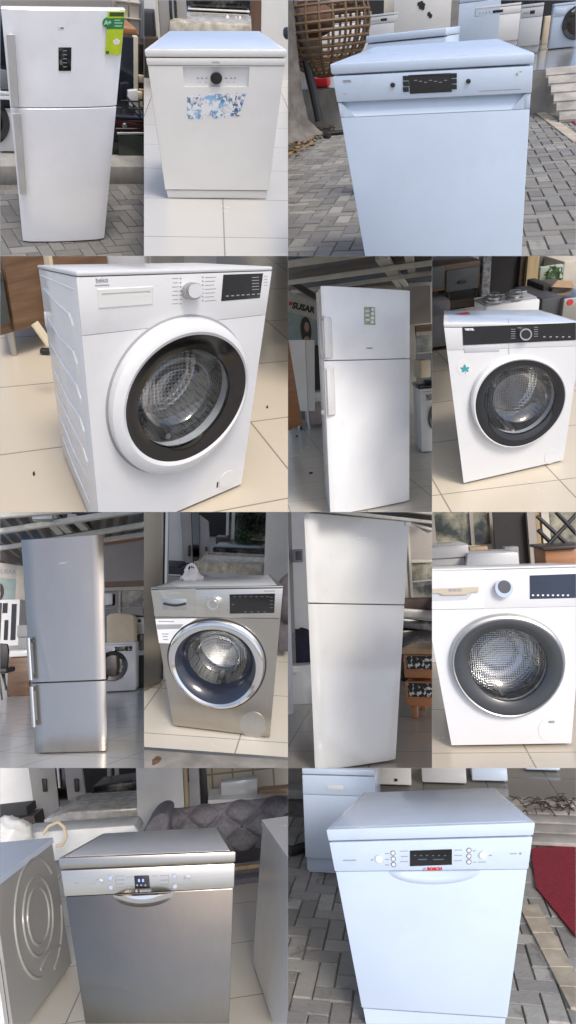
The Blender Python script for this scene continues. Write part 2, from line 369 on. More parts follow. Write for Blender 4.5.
# ------------------------------------------------------------------ the twelve spots: ground frame, picture window and measured machine corners
SPOT = {
    'A': App([[0.91538, -0.36196, 0.17625], [0.36891, 0.57887, -0.72719], [0.16119, 0.73068, 0.66342]], [-1.848, 5.373, 2.3327], (0, 0, 144, 256), [0.7357, 1.6319, 0.6922],
        [[-0.3585, -0.0494, 1.5905], [0.4608, 0.0044, 1.6635], [-0.4174, 0.0009, -0.0003], [0.2591, 0.0481, 0.0003], [-0.3041, 0.6876, 1.5921], [0.4626, 0.6921, 1.6599], [-0.3654, 0.6925, -0.0001], [0.263, 0.6925, 0.0001]], 1),
    'B': App([[0.99312, -0.10852, 0.04397], [0.10942, 0.7264, -0.6785], [0.04169, 0.67865, 0.73328]], [-0.4211, 3.8141, 1.9145], (144, 0, 288, 256), [0.5984, 0.7737, 0.6114],
        [[-0.3711, -0.0298, 0.7423], [0.3865, -0.0257, 0.7642], [-0.3287, 0.0215, -0.0001], [0.3018, 0.0263, 0.0002], [-0.2612, 0.6196, 0.7638], [0.2876, 0.6351, 0.7808], [-0.2312, 0.5998, -0.0], [0.2162, 0.5988, 0.0001]], 1),
    'C': App([[0.97295, 0.21443, -0.08591], [-0.22204, 0.76562, -0.60375], [-0.06368, 0.6065, 0.79253]], [0.5937, 2.5713, 0.9272], (288, 0, 576, 256), [0.5865, 0.7984, 0.6189],
        [[-0.3871, -0.0237, 0.789], [0.2918, -0.0266, 0.7663], [-0.2596, 0.021, 0.0], [0.3547, 0.0169, 0.0], [-0.3032, 0.6359, 0.8127], [0.2074, 0.6304, 0.7972], [-0.1843, 0.6044, 0.0001], [0.2803, 0.6172, 0.0]], 1.15),
    'D': App([[0.8139, -0.57283, 0.0971], [0.50989, 0.62414, -0.592], [0.27851, 0.53134, 0.80007]], [-0.3631, 2.2416, -0.0056], (0, 256, 288, 512), [0.5946, 0.7959, 0.5741],
        [[-0.3341, -0.0534, 0.8921], [0.3207, 0.0454, 0.8274], [-0.3346, -0.0316, -0.0006], [0.2639, 0.0588, 0.0004], [-0.2542, 0.5658, 0.7319], [0.3186, 0.5508, 0.7024], [-0.2513, 0.5862, 0.0002], [0.271, 0.5744, 0.0002]], 1.15),
    'E': App([[0.97687, -0.19464, -0.08854], [0.16188, 0.94369, -0.28854], [0.13972, 0.26753, 0.95337]], [0.7553, 5.1921, 0.0249], (288, 256, 432, 512), [0.688, 1.7462, 0.6275],
        [[-0.3752, -0.0588, 1.7916], [0.3591, 0.0408, 1.7078], [-0.4195, -0.024, -0.0012], [0.3098, 0.074, 0.0011], [-0.2537, 0.6154, 1.7774], [0.3656, 0.6272, 1.7075], [-0.3025, 0.6076, -0.0003], [0.3164, 0.6277, 0.0003]], 0.75),
    'F': App([[0.98665, -0.12527, -0.10411], [0.05481, 0.85724, -0.51199], [0.15338, 0.49945, 0.85266]], [1.2354, 3.3306, 0.2071], (432, 256, 576, 512), [0.5934, 0.7868, 0.5113],
        [[-0.4383, -0.0122, 0.8664], [0.3023, 0.0764, 0.7437], [-0.3117, -0.0319, -0.0013], [0.2761, 0.0459, 0.0013], [-0.2694, 0.4572, 0.7951], [0.3071, 0.5367, 0.7065], [-0.1487, 0.4616, -0.0002], [0.2825, 0.5114, 0.0003]], 1),
    'G': App([[0.99012, -0.13598, -0.03435], [0.13989, 0.9751, 0.17209], [0.01009, -0.1752, 0.98448]], [-1.7819, 4.8416, -1.8963], (0, 512, 144, 768), [0.5905, 1.7167, 0.596],
        [[-0.3651, 0.0367, 1.702], [0.3138, -0.0717, 1.7258], [-0.2045, 0.0715, 0.0022], [0.3635, -0.02, -0.0022], [-0.3719, 0.595, 1.701], [0.2102, 0.5832, 1.7212], [-0.2122, 0.5975, 0.0008], [0.2661, 0.5917, -0.0006]], 0.75),
    'H': App([[0.99662, 0.07318, 0.03723], [-0.06865, 0.99144, -0.1111], [-0.04504, 0.10816, 0.99311]], [-0.4138, 3.4311, -1.2342], (144, 512, 288, 768), [0.5855, 0.8106, 0.5777],
        [[-0.3722, 0.021, 0.8076], [0.3625, -0.0603, 0.8766], [-0.2394, 0.0576, 0.0007], [0.3154, -0.0019, -0.0007], [-0.3178, 0.5718, 0.7458], [0.2388, 0.5895, 0.7914], [-0.1997, 0.5702, 0.0002], [0.2124, 0.5628, -0.0002]], 0.9),
    'I': App([[0.98764, -0.1534, -0.03213], [0.15624, 0.97985, 0.12447], [0.01239, -0.12795, 0.9917]], [0.5194, 3.9746, -1.6393], (288, 512, 432, 768), [0.6317, 1.618, 0.6076],
        [[-0.3812, -0.0909, 1.6457], [0.385, 0.0504, 1.5856], [-0.3557, -0.0183, -0.002], [0.2094, 0.0866, 0.002], [-0.2462, 0.5946, 1.637], [0.3995, 0.6054, 1.5864], [-0.2353, 0.5927, -0.0005], [0.2245, 0.6098, 0.0006]], 1),
    'J': App([[0.98197, 0.17379, -0.0744], [-0.17332, 0.98478, 0.01283], [0.0755, 0.0003, 0.99715]], [1.0048, 2.7605, -1.052], (432, 512, 576, 768), [0.6015, 0.7961, 0.5941],
        [[-0.3544, -0.0209, 0.8206], [0.362, -0.0067, 0.7973], [-0.2668, 0.0108, -0.0002], [0.247, 0.021, 0.0003], [-0.3339, 0.5933, 0.7789], [0.3533, 0.5921, 0.7578], [-0.2522, 0.5929, -0.0], [0.245, 0.5938, 0.0001]], 1),
    'K': App([[0.99169, -0.09412, -0.08774], [0.11171, 0.96816, 0.22403], [0.06386, -0.23197, 0.97062]], [-0.526, 2.4969, -2.2682], (0, 768, 288, 1024), [0.5925, 0.7984, 0.592],
        [[-0.3825, -0.0098, 0.8447], [0.3698, -0.0392, 0.7917], [-0.2628, 0.0394, 0.0], [0.288, 0.0153, 0.0], [-0.3115, 0.5844, 0.7862], [0.2857, 0.6128, 0.7426], [-0.2068, 0.5825, 0.0001], [0.2202, 0.5828, 0.0]], 1),
    'L': App([[0.98045, 0.19346, -0.03588], [-0.18955, 0.97759, 0.09156], [0.05279, -0.08297, 0.99515]], [0.5666, 2.3361, -1.9995], (288, 768, 576, 1024), [0.594, 0.769, 0.5795],
        [[-0.3907, -0.0399, 0.7702], [0.3996, -0.0206, 0.821], [-0.2798, 0.0299, 0.0], [0.2492, 0.0456, 0.0001], [-0.2942, 0.581, 0.6987], [0.3241, 0.5857, 0.7394], [-0.2062, 0.5667, 0.0001], [0.1981, 0.5695, 0.0001]], 1),
}
# ------------------------------------------------------------------ shared materials
WHITE = enamel('white_enamel', (.67, .67, .665)); WHITE2 = enamel('shade_blue_white_enamel', (.52, .61, .725), .2); WHITEA = enamel('shade_offset_white_a', (.8, .82, .86), .2); WHITEE = enamel('shade_offset_white_e', (.85, .85, .84), .2); CREAMW = enamel('warm_white_enamel', (.70, .69, .66))  # WHITE2: open-shade blue put into the colour; WHITEA, WHITEE lightened to offset shade
WTOP = enamel('sky_tinted_white_top', (.5, .58, .7), .3); GREYE = enamel('pale_grey_enamel', (.5, .51, .52)); PEARL = enamel('pearl_silver_enamel', (.64, .64, .62), .15)  # WTOP: the blue of sky light on tops, put into the colour
STEEL = steel('brushed_steel', (.47, .44, .39), .22, True, .05, .14); STEELD = steel('warm_dark_steel', (.5, .475, .43), .26, True, .06); STEELH = steel('champagne_steel', (.62, .60, .55), .34, False)
CHROME = steel('chrome', (.78, .78, .78), .1, True, .05); ALU = steel('satin_aluminium', (.55, .55, .54), .35)
BLACK = gloss('black_gloss', (.012, .012, .014)); SMOKE = steel('smoked_chrome', (.085, .08, .075), .1, True, .1, .02); BLACKM = plain('black_plastic', (.02, .02, .021), .5); DARK = plain('dark_matt_and_shade', (.022, .02, .019), .7)  # DARK: near-black for dark goods and for shade painted onto interior walls
GREYM = plain('grey_print', (.28, .28, .29), .6, bump=0); MIDG = plain('grey_plastic', (.3, .3, .31), .45); DGREY = plain('dark_grey_rubber', (.09, .09, .1), .5)
BOWL = clear('door_bowl_glass', (.84, .87, .89), .09, .04); PLASTIC = clear('plastic_film', (.8, .8, .8), .25, .2)
RED = plain('red_print', (.5, .03, .03), .5); WPRINT = plain('white_print', (.75, .75, .75), .5, bump=0)
DRUM = drum_metal('perforated_drum'); DRUMB = steel('drum_back', (.55, .53, .5), .25)
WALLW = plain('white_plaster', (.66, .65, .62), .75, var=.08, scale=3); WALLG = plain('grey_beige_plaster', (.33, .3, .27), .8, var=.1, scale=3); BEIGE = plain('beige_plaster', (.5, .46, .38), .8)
CONC = plain('grey_concrete', (.26, .25, .23), .85, var=.3, scale=5, bump=.4); WOODB = wood('walnut_boards', (.12, .065, .035), (.25, .15, .085)); WOODO = wood('orange_wood', (.3, .13, .05), (.42, .2, .09)); WOODD = wood('dark_wood', (.035, .022, .016), (.07, .045, .03))
GOLDW = wood('golden_wood', (.3, .21, .1), (.5, .38, .2), 1, 'z'); KRAFT = plain('kraft_cardboard', (.42, .29, .17), .8); CREAM = plain('cream_cloth', (.62, .52, .36), .85, scale=4)
GLASSD = gloss('dark_window_glass', (.035, .037, .038), .05, .6); TAUPE = plain('taupe_laminate', (.3, .285, .265), .4, scale=2); LEAF = plain('leaf_green', (.04, .09, .025), .6, var=.5); IRON = plain('black_iron', (.015, .015, .017), .4)
VIEW = patches('street_view_glass', (.03, .04, .03), (.42, .38, .27), 2.6, .4, .62, .12)
# ------------------------------------------------------------------ builders of the large machines
def dishwasher(a, r, zl, zp, zk, mb, mp, md, mt, door_y=.004):
    W, H, D = a.W, a.H, a.D; w = W / 2
    part(r, 'body', box(NB(), -w + .004, w - .004, .03, D - .005, .02, zl + .003, .003), mb, True)
    t = part(r, 'worktop', box(NB(), -w, w, 0, D, zl, H, .006), mb, True)
    part(t, 'top_panel', box(NB(), -w + .018, w - .018, .022, D - .012, H - .001, H + .0015, .001), mt, True)
    c = part(r, 'control_panel', box(NB(), -w + .002, w - .002, .001, .031, zp + .0015, zl - .0045, .004), mp, True)
    return c
def pxrect(a, l, t, r, b, y=0):
    x0, _ = a.n(l, (t + b) / 2, y); x1, _ = a.n(r, (t + b) / 2, y); m = (l + r) / 2
    return x0, x1, a.n(m, b, y)[1], a.n(m, t, y)[1]
def pxbox(a, bm, l, t, r, b, y0, y1, bev=0):
    x0, x1, z0, z1 = pxrect(a, l, t, r, b, y0); return box(bm, x0, x1, y0, y1, z0, z1, bev)
def pxtext(a, bm, s, x, y, hpx, dep=-.0006, **k):
    X, Z = a.n(x, y, dep); _, Z2 = a.n(x, y + hpx, dep); X2, Z3 = a.n(x + 10, y, dep)
    sz = abs(Z - Z2) / .7; return text(bm, s, X, Z, sz, dep, **k)
def pxdisc(a, bm, x, y, rpx, y0, y1, n=32, bev=0):
    X, Z = a.n(x, y, y0); X2, _ = a.n(x + rpx, y, y0); _, Z2 = a.n(x, y + rpx, y0)
    return disc(bm, X, Z, 1, y0, y1, n, abs(X2 - X), abs(Z2 - Z), bev or .08)
def pxpoly(a, bm, pts, y0, y1): return prism(bm, [a.n(x, y, y0) for x, y in pts], y0, y1)
def ell(a, l, r, t, b, y):
    x0, x1 = a.n(*l, y)[0], a.n(*r, y)[0]; z1, z0 = a.n(*t, y)[1], a.n(*b, y)[1]
    return (x0 + x1) / 2, (z0 + z1) / 2, (x1 - x0) / 2, (z1 - z0) / 2
def washer_body(a, r, hole, zt, zp, mb, mt, mfront=None, side=True):
    W, H, D = a.W, a.H, a.D; w = W / 2; cx, cz, rx, rz = hole
    bm = NB()
    for x in ((-w, -w + .012), (w - .012, w)): box(bm, x[0], x[1], .0035, D - .02, .015, zt, .004)
    box(bm, -w + .012, w - .012, D - .035, D - .021, .015, zt); box(bm, -w + .012, w - .012, .02, D - .036, .015, .03)
    for sx in (-1, 1):
        for yy in (.08, D - .08): vtube(bm, sx * (w - .06), yy, 0, .02, .022)
    body = part(r, 'body', bm, mb, True)
    part(r, 'front_panel', holed(NB(), -w + .001, w - .001, .012, zp - .001, cx, cz, rx * .97, rz * .97, 0), mfront or mb, True)
    t = part(r, 'worktop', box(NB(), -w, w, -.002, D, zt + .001, H, .006), mb, True)
    if mt: part(t, 'top_panel', box(NB(), -w + .025, w - .025, .03, D - .02, H - .001, H + .001, .0005), mt, True)
    return body
def washer_drum(a, r, g, y=.075, deep=.34, mat=None):
    cx, cz, rx, rz = g
    d = part(r, 'drum', lathe(NB(), cx, cz, [(1.22, y), (1.22, y + .01), (1.25, y + .02), (1.25, deep), (1.05, deep + .03)] + ([(.35, deep + .035), (.3, deep + .015), (0, deep + .01)] if mat is None else [(.5, deep + .05), (0, deep + .055)]), 72, rx, rz), mat or DRUM, True)
    bm = NB()
    for k in range(3):
        th = .5 + k * 2.094
        p = [(cx + 1.14 * rx * math.cos(th), y + .03 + i * (deep - y - .05) / 4, cz + 1.14 * rz * math.sin(th)) for i in range(5)]
        tube(bm, p, [.012, .024, .026, .022, .012], 10)
    part(d, 'lifter', bm, DRUMB, True)
    part(d, 'rubber_seal', lathe(NB(), cx, cz, [(1.3, .012), (1.22, .03), (1.16, .045), (1.2, .06), (1.22, y)], 72, rx, rz), MIDG, True)
def washer_bowl(a, dr, g, y0=-.02, deep=.085):
    cx, cz, rx, rz = g
    part(dr, 'glass_bowl', lathe(NB(), cx, cz, [(1, y0), (.97, y0 + .012), (.9, y0 + .05), (.8, y0 + deep * .8), (.72, y0 + deep), (.4, y0 + deep + .01), (0, y0 + deep + .012)], 72, rx, rz), BOWL, True, smooth=60)
def framed(bm, x0, x1, z0, z1, hx0, hx1, hz0, hz1, y0, y1):
    """one flat leaf with a rectangular opening"""
    o = [(x0, z0), (x1, z0), (x1, z1), (x0, z1)]; h = [(hx0, hz0), (hx1, hz0), (hx1, hz1), (hx0, hz1)]
    e = .003; oi = [(x0 + e, z0 + e), (x1 - e, z0 + e), (x1 - e, z1 - e), (x0 + e, z1 - e)]
    L = [[bm.verts.new((x, y, z)) for x, z in p] for p, y in ((o, y1), (o, y0 + e), (oi, y0), (h, y0), (h, y1))]
    for a_, b_ in zip(L, L[1:]):
        for k in range(4): bm.faces.new((a_[k], a_[(k + 1) % 4], b_[(k + 1) % 4], b_[k]))
    bmesh.ops.recalc_face_normals(bm, faces=bm.faces[:]); return bm
def ring_l(bm, e0, e1, ys):
    """lathe between two ellipses; ys = [(f, y)], f=0 on e0, 1 on e1"""
    n = 80; rings = []
    for f, y in ys:
        c = [e0[i] * (1 - f) + e1[i] * f for i in range(4)]
        rings.append([bm.verts.new((c[0] + c[2] * math.cos(2 * math.pi * k / n), y, c[1] + c[3] * math.sin(2 * math.pi * k / n))) for k in range(n)])
    for p, q in zip(rings, rings[1:]):
        for k in range(n): bm.faces.new((p[k], p[(k + 1) % n], q[(k + 1) % n], q[k]))
    bmesh.ops.recalc_face_normals(bm, faces=bm.faces[:])
    return bm
def fridge(a, r, zs, m, mside, bulge=.01, zb=.01, gap=.006, thick=.062, drop=0):
    W, H, D = a.W, a.H, a.D; w = W / 2
    bm = box(NB(), -w + .004, w - .004, thick + .008, D, .012, H - .004, .008)
    for v in bm.verts:
        if v.co.z > H / 2: v.co.z -= drop * max(0, v.co.y - .05) / D
    part(r, 'body', bm, mside, True)
    part(r, 'door_gasket', box(NB(), -w + .012, w - .012, thick - .004, thick + .012, zb + .01, H - .012), DGREY, True)
    u = part(r, 'upper_door', door_slab(NB(), -w, w, 0, thick, zs + gap, H, bulge), m, True)
    l = part(r, 'lower_door', door_slab(NB(), -w, w, 0, thick, zb, zs, bulge), m, True)
    part(r, 'plinth', box(NB(), -w + .02, w - .02, .07, .09, 0.002, zb), DGREY, True)
    return u, l
# ------------------------------------------------------------------ builders of the machines further back (plain boxes in metres of their spot)
def rbox(fr, l, t, r, b, Y, ground=True):
    """picture rectangle standing on the ground at depth Y -> x0, x1, z0, z1"""
    x0, x1, z0, z1 = fr.ext(l, t, r, b, Y); return x0, x1, (0 if ground else z0), z1
def bg_fridge(fr, x0, x1, z0, z1, Y, d, label, m=None, seam=.68, group=None, handle=True, name='fridge'):
    m = m or WHITE; r = thing(fr, name, label, 'fridge', ((x0 + x1) / 2, Y, z0), group); zs = z0 + (z1 - z0) * seam
    part(r, 'body', box(NB(), x0, x1, Y + .06, Y + d, z0 + .02, z1, .01), m)
    part(r, 'upper_door', box(NB(), x0, x1, Y, Y + .055, zs + .006, z1 - .004, .01), m)
    part(r, 'lower_door', box(NB(), x0, x1, Y, Y + .055, z0 + .04, zs, .01), m)
    if handle: part(r, 'handle', box(NB(), x0 + .03, x0 + .05, Y - .03, Y, zs - .35, zs - .03, .006), ALU)
    return r
def bg_dishwasher(fr, x0, x1, z0, z1, Y, d, label, m=None, group=None, pan=None, disp=True):
    m = m or WHITE; r = thing(fr, 'dishwasher', label, 'dishwasher', ((x0 + x1) / 2, Y, z0), group); h = z1 - z0; w = x1 - x0
    part(r, 'body', box(NB(), x0 + .003, x1 - .003, Y + .03, Y + d, z0 + .02, z1 - .035, .004), m)
    part(r, 'worktop', box(NB(), x0, x1, Y - .003, Y + d, z1 - .034, z1, .006), m)
    c = part(r, 'control_panel', box(NB(), x0, x1, Y, Y + .029, z1 - .15, z1 - .04, .004), pan or m)
    if disp:
        part(c, 'display', box(NB(), x0 + w * .4, x0 + w * .62, Y - .003, Y + .002, z1 - .115, z1 - .075, .001), BLACK)
        bm = NB()
        for k in range(4): disc(bm, x0 + w * (.12 + .07 * k), z1 - .095, .012, Y - .004, Y + .002, 16)
        part(c, 'button', bm, MIDG)
    part(r, 'door', box(NB(), x0, x1, Y + .003, Y + .029, z0 + .1, z1 - .153, .004), m)
    part(r, 'kick_plate', box(NB(), x0 + .01, x1 - .01, Y + .04, Y + .05, z0 + .005, z0 + .097), m)
    return r
def bg_washer(fr, x0, x1, z0, z1, Y, d, label, m=None, ring=None, cxf=.5, czf=.46, rf=.3, group=None, disp=(.6, .93), yaw=0, glass=None):
    m = m or WHITE; r = thing(fr, 'washing_machine', label, 'washing machine', ((x0 + x1) / 2, Y, z0), group); h = z1 - z0; w = x1 - x0
    cx, cz, R = x0 + w * cxf, z0 + h * czf, w * rf
    part(r, 'body', box(NB(), x0, x1, Y, Y + d, z0 + .015, z1 - .03, .008), m)
    part(r, 'worktop', box(NB(), x0 - .002, x1 + .002, Y - .004, Y + d, z1 - .029, z1, .005), m)
    c = part(r, 'control_panel', box(NB(), x0 + .004, x1 - .004, Y - .006, Y, z1 - .15, z1 - .033, .003), m)
    part(c, 'display', box(NB(), x0 + w * disp[0], x0 + w * disp[1], Y - .009, Y - .005, z1 - .13, z1 - .06, .001), BLACK)
    part(c, 'knob', disc(NB(), x0 + w * .47, z1 - .095, .03, Y - .03, Y - .005), ALU)
    part(c, 'detergent_drawer', box(NB(), x0 + w * .05, x0 + w * .32, Y - .009, Y - .005, z1 - .13, z1 - .06, .002), m)
    dr = part(r, 'door', lathe(NB(), cx, cz, [(R * 1.0, Y + .001), (R * 1.02, Y - .02), (R * .97, Y - .035), (R * .72, Y - .022), (R * .7, Y - .001)], 48), ring or BLACK)
    part(dr, 'glass', lathe(NB(), cx, cz, [(R * .72, Y - .022), (R * .5, Y - .03), (0, Y - .034)], 48), glass or SMOKE)
    return r
def ground(fr, name, mat, poly, z=0, kind='structure'):
    bm = NB(); f = bm.faces.new([bm.verts.new((x, y, z)) for x, y in poly]); f.normal_update()
    if f.normal.z < 0: f.normal_flip()
    return struct(fr, name, bm, mat, kind)
def herringbone(fr, name, mat, x0, x1, y0, y1, u=.1, cols=((.36, .355, .34), (.45, .44, .42), (.41, .39, .36)), ang=0, skip=None):
    bm = NB(); ly = bm.loops.layers.color.new('shade'); rnd = random.Random(3); ca, sa = math.cos(ang), math.sin(ang)
    R = int(max(abs(x0), abs(x1), abs(y0), abs(y1)) * 1.5 / u) + 2
    for i in range(-R, R):
        for j in range(-R, R):
            m = (i - j) % 4
            if m == 0: q = (i, j, i + 2, j + 1)
            elif m == 2: q = (i, j - 1, i + 1, j + 1)
            else: continue
            mx, my = (q[0] + q[2]) / 2 * u, (q[1] + q[3]) / 2 * u
            X, Y = mx * ca - my * sa, mx * sa + my * ca
            if not (x0 < X < x1 and y0 < Y < y1) or (skip and skip(X, Y)): continue
            if not visible(fr, X, Y): continue
            g = .002; h = rnd.uniform(-.004, .004); t = rnd.choice(cols); k = rnd.uniform(.82, 1.12); c = (t[0] * k, t[1] * k, t[2] * k, 1); e = .0035
            a, b, c2, d = q[0] * u + g, q[1] * u + g, q[2] * u - g, q[3] * u - g
            def V(x, y, z): return bm.verts.new((x * ca - y * sa, x * sa + y * ca, z))
            top = [V(a + e, b + e, h), V(c2 - e, b + e, h), V(c2 - e, d - e, h), V(a + e, d - e, h)]
            bot = [V(a, b, h - .012), V(c2, b, h - .012), V(c2, d, h - .012), V(a, d, h - .012)]
            fs = [bm.faces.new(top)] + [bm.faces.new((bot[k], bot[(k + 1) % 4], top[(k + 1) % 4], top[k])) for k in range(4)]
            for f in fs:
                for l in f.loops: l[ly] = c
    return struct(fr, name, bm, mat, smooth=20)
def visible(fr, X, Y, pad=30):
    v = Vector((X, Y, 0)); c = fr.R @ v + fr.o
    if c.y < .1: return False
    x, y = 288 + F * c.x / c.y, 512 - F * c.z / c.y; r = fr.rect
    return r[0] - pad < x < r[2] + pad and r[1] - pad < y < r[3] + pad
def lathe_z(x, y, prof, n=16):
    bm = NB(); rings = []
    for r, z in prof:
        rings.append([bm.verts.new((x, y, z))] if r < 1e-6 else [bm.verts.new((x + r * math.cos(2 * math.pi * k / n), y + r * math.sin(2 * math.pi * k / n), z)) for k in range(n)])
    for a_, b_ in zip(rings, rings[1:]):
        for k in range(n):
            u = []
            for v in (a_[k % len(a_)], a_[(k + 1) % len(a_)], b_[(k + 1) % len(b_)], b_[k % len(b_)]):
                if v not in u: u.append(v)
            if len(u) > 2: bm.faces.new(u)
    bmesh.ops.recalc_face_normals(bm, faces=bm.faces[:]); return bm
def pxdisc_side(a, bm):
    """small oval transport cap near the rear edge of the visible left side"""
    t = disc(NB(), 0, 0, .02, -.004, .004, 20, .6, 1.5)
    for v in t.verts: v.co = Vector((-a.W / 2 - v.co.y - .001, a.D - .05 + v.co.x, a.H * .76 + v.co.z))
    return _merge(bm, t)
def tile_v(name):
    t = NT(name); v = t.coord(rot=(math.radians(90), 0, 0)); br = t.n('ShaderNodeTexBrick'); br.offset = 0
    for k, x in (('Scale', 1), ('Mortar Size', .01), ('Brick Width', .22), ('Row Height', .3)): br.inputs[k].default_value = x
    br.inputs['Color1'].default_value = (.4, .36, .28, 1); br.inputs['Color2'].default_value = (.36, .33, .26, 1); br.inputs['Mortar'].default_value = (.2, .16, .1, 1); t.l(v, br.inputs[0]); t.set(br.outputs[0], .4); return t.m
# added unseen sheet under everything, out to the horizon, to bounce light upwards
bm = NB(); bm.faces.new([bm.verts.new(v) for v in ((-600, -600, 0), (600, -600, 0), (600, 600, 0), (-600, 600, 0))])
me = bpy.data.meshes.new('ground'); bm.to_mesh(me); bm.free(); me.materials.append(plain('bounce_sheet_concrete', (.36, .35, .33), .85, var=.2, scale=.5)); bounce_sheet = bpy.data.objects.new('ground', me); C.objects.link(bounce_sheet); bounce_sheet['kind'] = 'structure'; bounce_sheet.location.z = 0
BIG = [(-9, -3), (9, -3), (9, 14), (-9, 14)]
# ================================================================== A: tall white fridge on the paving, shop front behind
a = SPOT['A']
PAV = pavers('grey_pavers', (.34, .335, .32)); SAND = plain('joint_sand', (.15, .14, .12), .95, var=.4, scale=40)
A0 = a; a = A0.level(120, 172, -.0)
y0 = a.hit(130, 183).y
ground(a, 'paving_bed', SAND, [(-4, -2), (4, -2), (4, y0 + .1), (-4, y0 + .1)], -.009)
herringbone(a, 'paving', PAV, -3, 3, -2.5, y0 - .06, .11, ang=.06)
bm = box(NB(), -4, 4, y0, y0 + 2.2, -.02, .16, .012); st = struct(a, 'pavement_kerb', bm, CONC)
Yk = y0 + .3; kz = .16
AB = a; a = A0
r = thing(a, 'fridge', 'tall white two-door fridge with green energy sticker and small dark display', 'fridge')
_, zs = a.n(63, 107.6)
u, l = fridge(a, r, zs, WHITEA, WHITEA, .02, drop=.34)
dp = part(u, 'display', pxbox(a, NB(), 58.5, 47.5, 71.3, 71, -.0235, -.012, .001), BLACK, True)
bm = NB()
for k in range(5): pxbox(a, bm, 63, 50.5 + k * 4, 67, 51.2 + k * 4, -.0245, -.023)
part(dp, 'display_symbol', bm, GREYM, True)
part(u, 'badge', pxbox(a, NB(), 58, 27, 64, 29, -.022, -.012, .0008), CHROME, True)
for nm, dr, p, q in (('u', u, (10.5, 34), (15.3, 107)), ('l', l, (16.8, 113), (23.2, 194))):
    xa, za = a.n(*p, -.045); xb, zb = a.n(*q, -.045); bm = NB()
    bar(bm, (xa, -.045, za), (xb, -.045, zb), .05, .018)
    for t in (.06, .94): box(bm, xa + (xb - xa) * t - .012, xa + (xb - xa) * t + .012, -.045, .004, za + (zb - za) * t - .02, za + (zb - za) * t + .02, .003)
    part(dr, 'handle', bm, plain('silver_paint', (.42, .42, .42), .35), True)
LIME = patches('lime_label', (.36, .5, .01), (.5, .58, .03), 30, .3, .7, .4); GREEN = plain('label_green', (.02, .2, .07), .4); PALEG = plain('label_pale_green', (.4, .62, .4), .4)
s = thing(a, 'energy_sticker', 'lime green energy rating sticker with A+ badge on the white fridge door', 'sticker', a.warp(Vector((.2, -.02, 1.5))))
part(s, 'label_sheet', pxpoly(a, NB(), [(108.3, 11.5), (125.3, 12), (120.8, 55), (105.3, 54.3)], -.0225, -.004), LIME, True)
part(s, 'title_band', pxpoly(a, NB(), [(107.6, 18.2), (124.8, 18.2), (123.5, 29), (106.6, 29)], -.0233, -.0215), GREEN, True)
part(s, 'rating_badge', pxdisc(a, NB(), 107.8, 22.8, 5, -.0245, -.02), GREEN, True)
part(s, 'rating_letters', pxtext(a, NB(), 'A+', 107.8, 22.8, 4.2, -.0252, bold=.002), PALEG, True)
bm = NB()
for k, (yy, w) in enumerate(((20.3, 6), (23, 8), (26, 7))): pxbox(a, bm, 114.5, yy - .5, 114.5 + w, yy + .5, -.0238, -.0232)
part(s, 'band_line', bm, PALEG, True)
bm = NB()
for dx, dy, rr in ((0, -.6, 1.8), (-2, .6, 1.6), (2, .5, 1.6), (-1.1, 2.2, 1.5), (1.2, 2.2, 1.5)): pxdisc(a, bm, 116.6 + dx, 41 + dy, rr, -.0235, -.0225, 16)
part(s, 'flower_print', bm, WPRINT, True)
bm = NB(); pxbox(a, bm, 109.5, 12.3, 124, 16.5, -.0231, -.0224); pxbox(a, bm, 106, 51, 109, 54, -.0231, -.0224)
part(s, 'photo_strip', bm, LEAF, True)
# things behind it
a = AB
Yw = Yk + 1.7
solo(a, 'wall', 'grey brown shop wall behind the tall white fridge', 'wall', a.bx(NB(), -30, -60, 113, 190, Yw, .12), WALLG)
win = thing(a, 'shop_window', 'tall cream framed shop window to the right of the white fridge', 'window', (1.3, Yw, .2))
part(win, 'frame', a.bx(NB(), 113.5, -60, 160, 190, Yw + .1, .1), BEIGE)
part(win, 'pane', a.bx(NB(), 116, -40, 127.5, 34, Yw + .05, .04), plain('frosted_pane', (.62, .56, .47), .3, scale=3))
part(win, 'pane', a.bx(NB(), 129.5, -40, 139, 34, Yw + .05, .04), plain('frosted_pane', (.62, .56, .47), .3))
part(win, 'mullion', a.bx(NB(), 141.5, -60, 150, 190, Yw - .02, .08), MIDG)
part(win, 'cross_bar', a.bx(NB(), 114, 1.2, 141, 2.6, Yw + .02, .03), BEIGE)
part(win, 'cross_bar', a.bx(NB(), 114, 17.8, 141, 18.8, Yw + .02, .03), BEIGE)
x0, x1, z0, z1 = a.ext(100, 36, 134, 130, Yk + .75)
bf = thing(a, 'fridge', 'black fridge standing behind the white fridge beside the shop window', 'fridge', ((x0 + x1) / 2, Yk + .75, kz))
part(bf, 'body', box(NB(), x0, x1, Yk + .8, Yk + 1.35, kz, z1, .01), BLACKM); part(bf, 'door', box(NB(), x0, x1, Yk + .75, Yk + .795, kz + .05, z1, .01), gloss('dark_fridge_door', (.02, .025, .035), .12))
part(bf, 'edge_trim', box(NB(), x1 - .004, x1 + .045, Yk + .745, Yk + .8, kz + .05, z1 + .01, .004), BEIGE)
solo(a, 'crate', 'brown wooden crate lying on top of the black fridge', 'crate', a.bx(NB(), 124, 28.5, 137, 35.4, Yk + .85, .35, .008), WOODO)
ov = thing(a, 'oven', 'black built-in oven with steel rail handle on the kerb', 'oven', (.8, Yk, kz))
Yo = Yk - .02
xl, xr = a.ext(105, 120, 160, 162, Yo)[:2]
zt, zp, zb = a.vp(130, 119.5, Yo).z, a.vp(130, 131, Yo).z, kz
part(ov, 'body', box(NB(), xl, xr, Yo + .02, Yo + .5, kz, zt, .006), BLACKM)
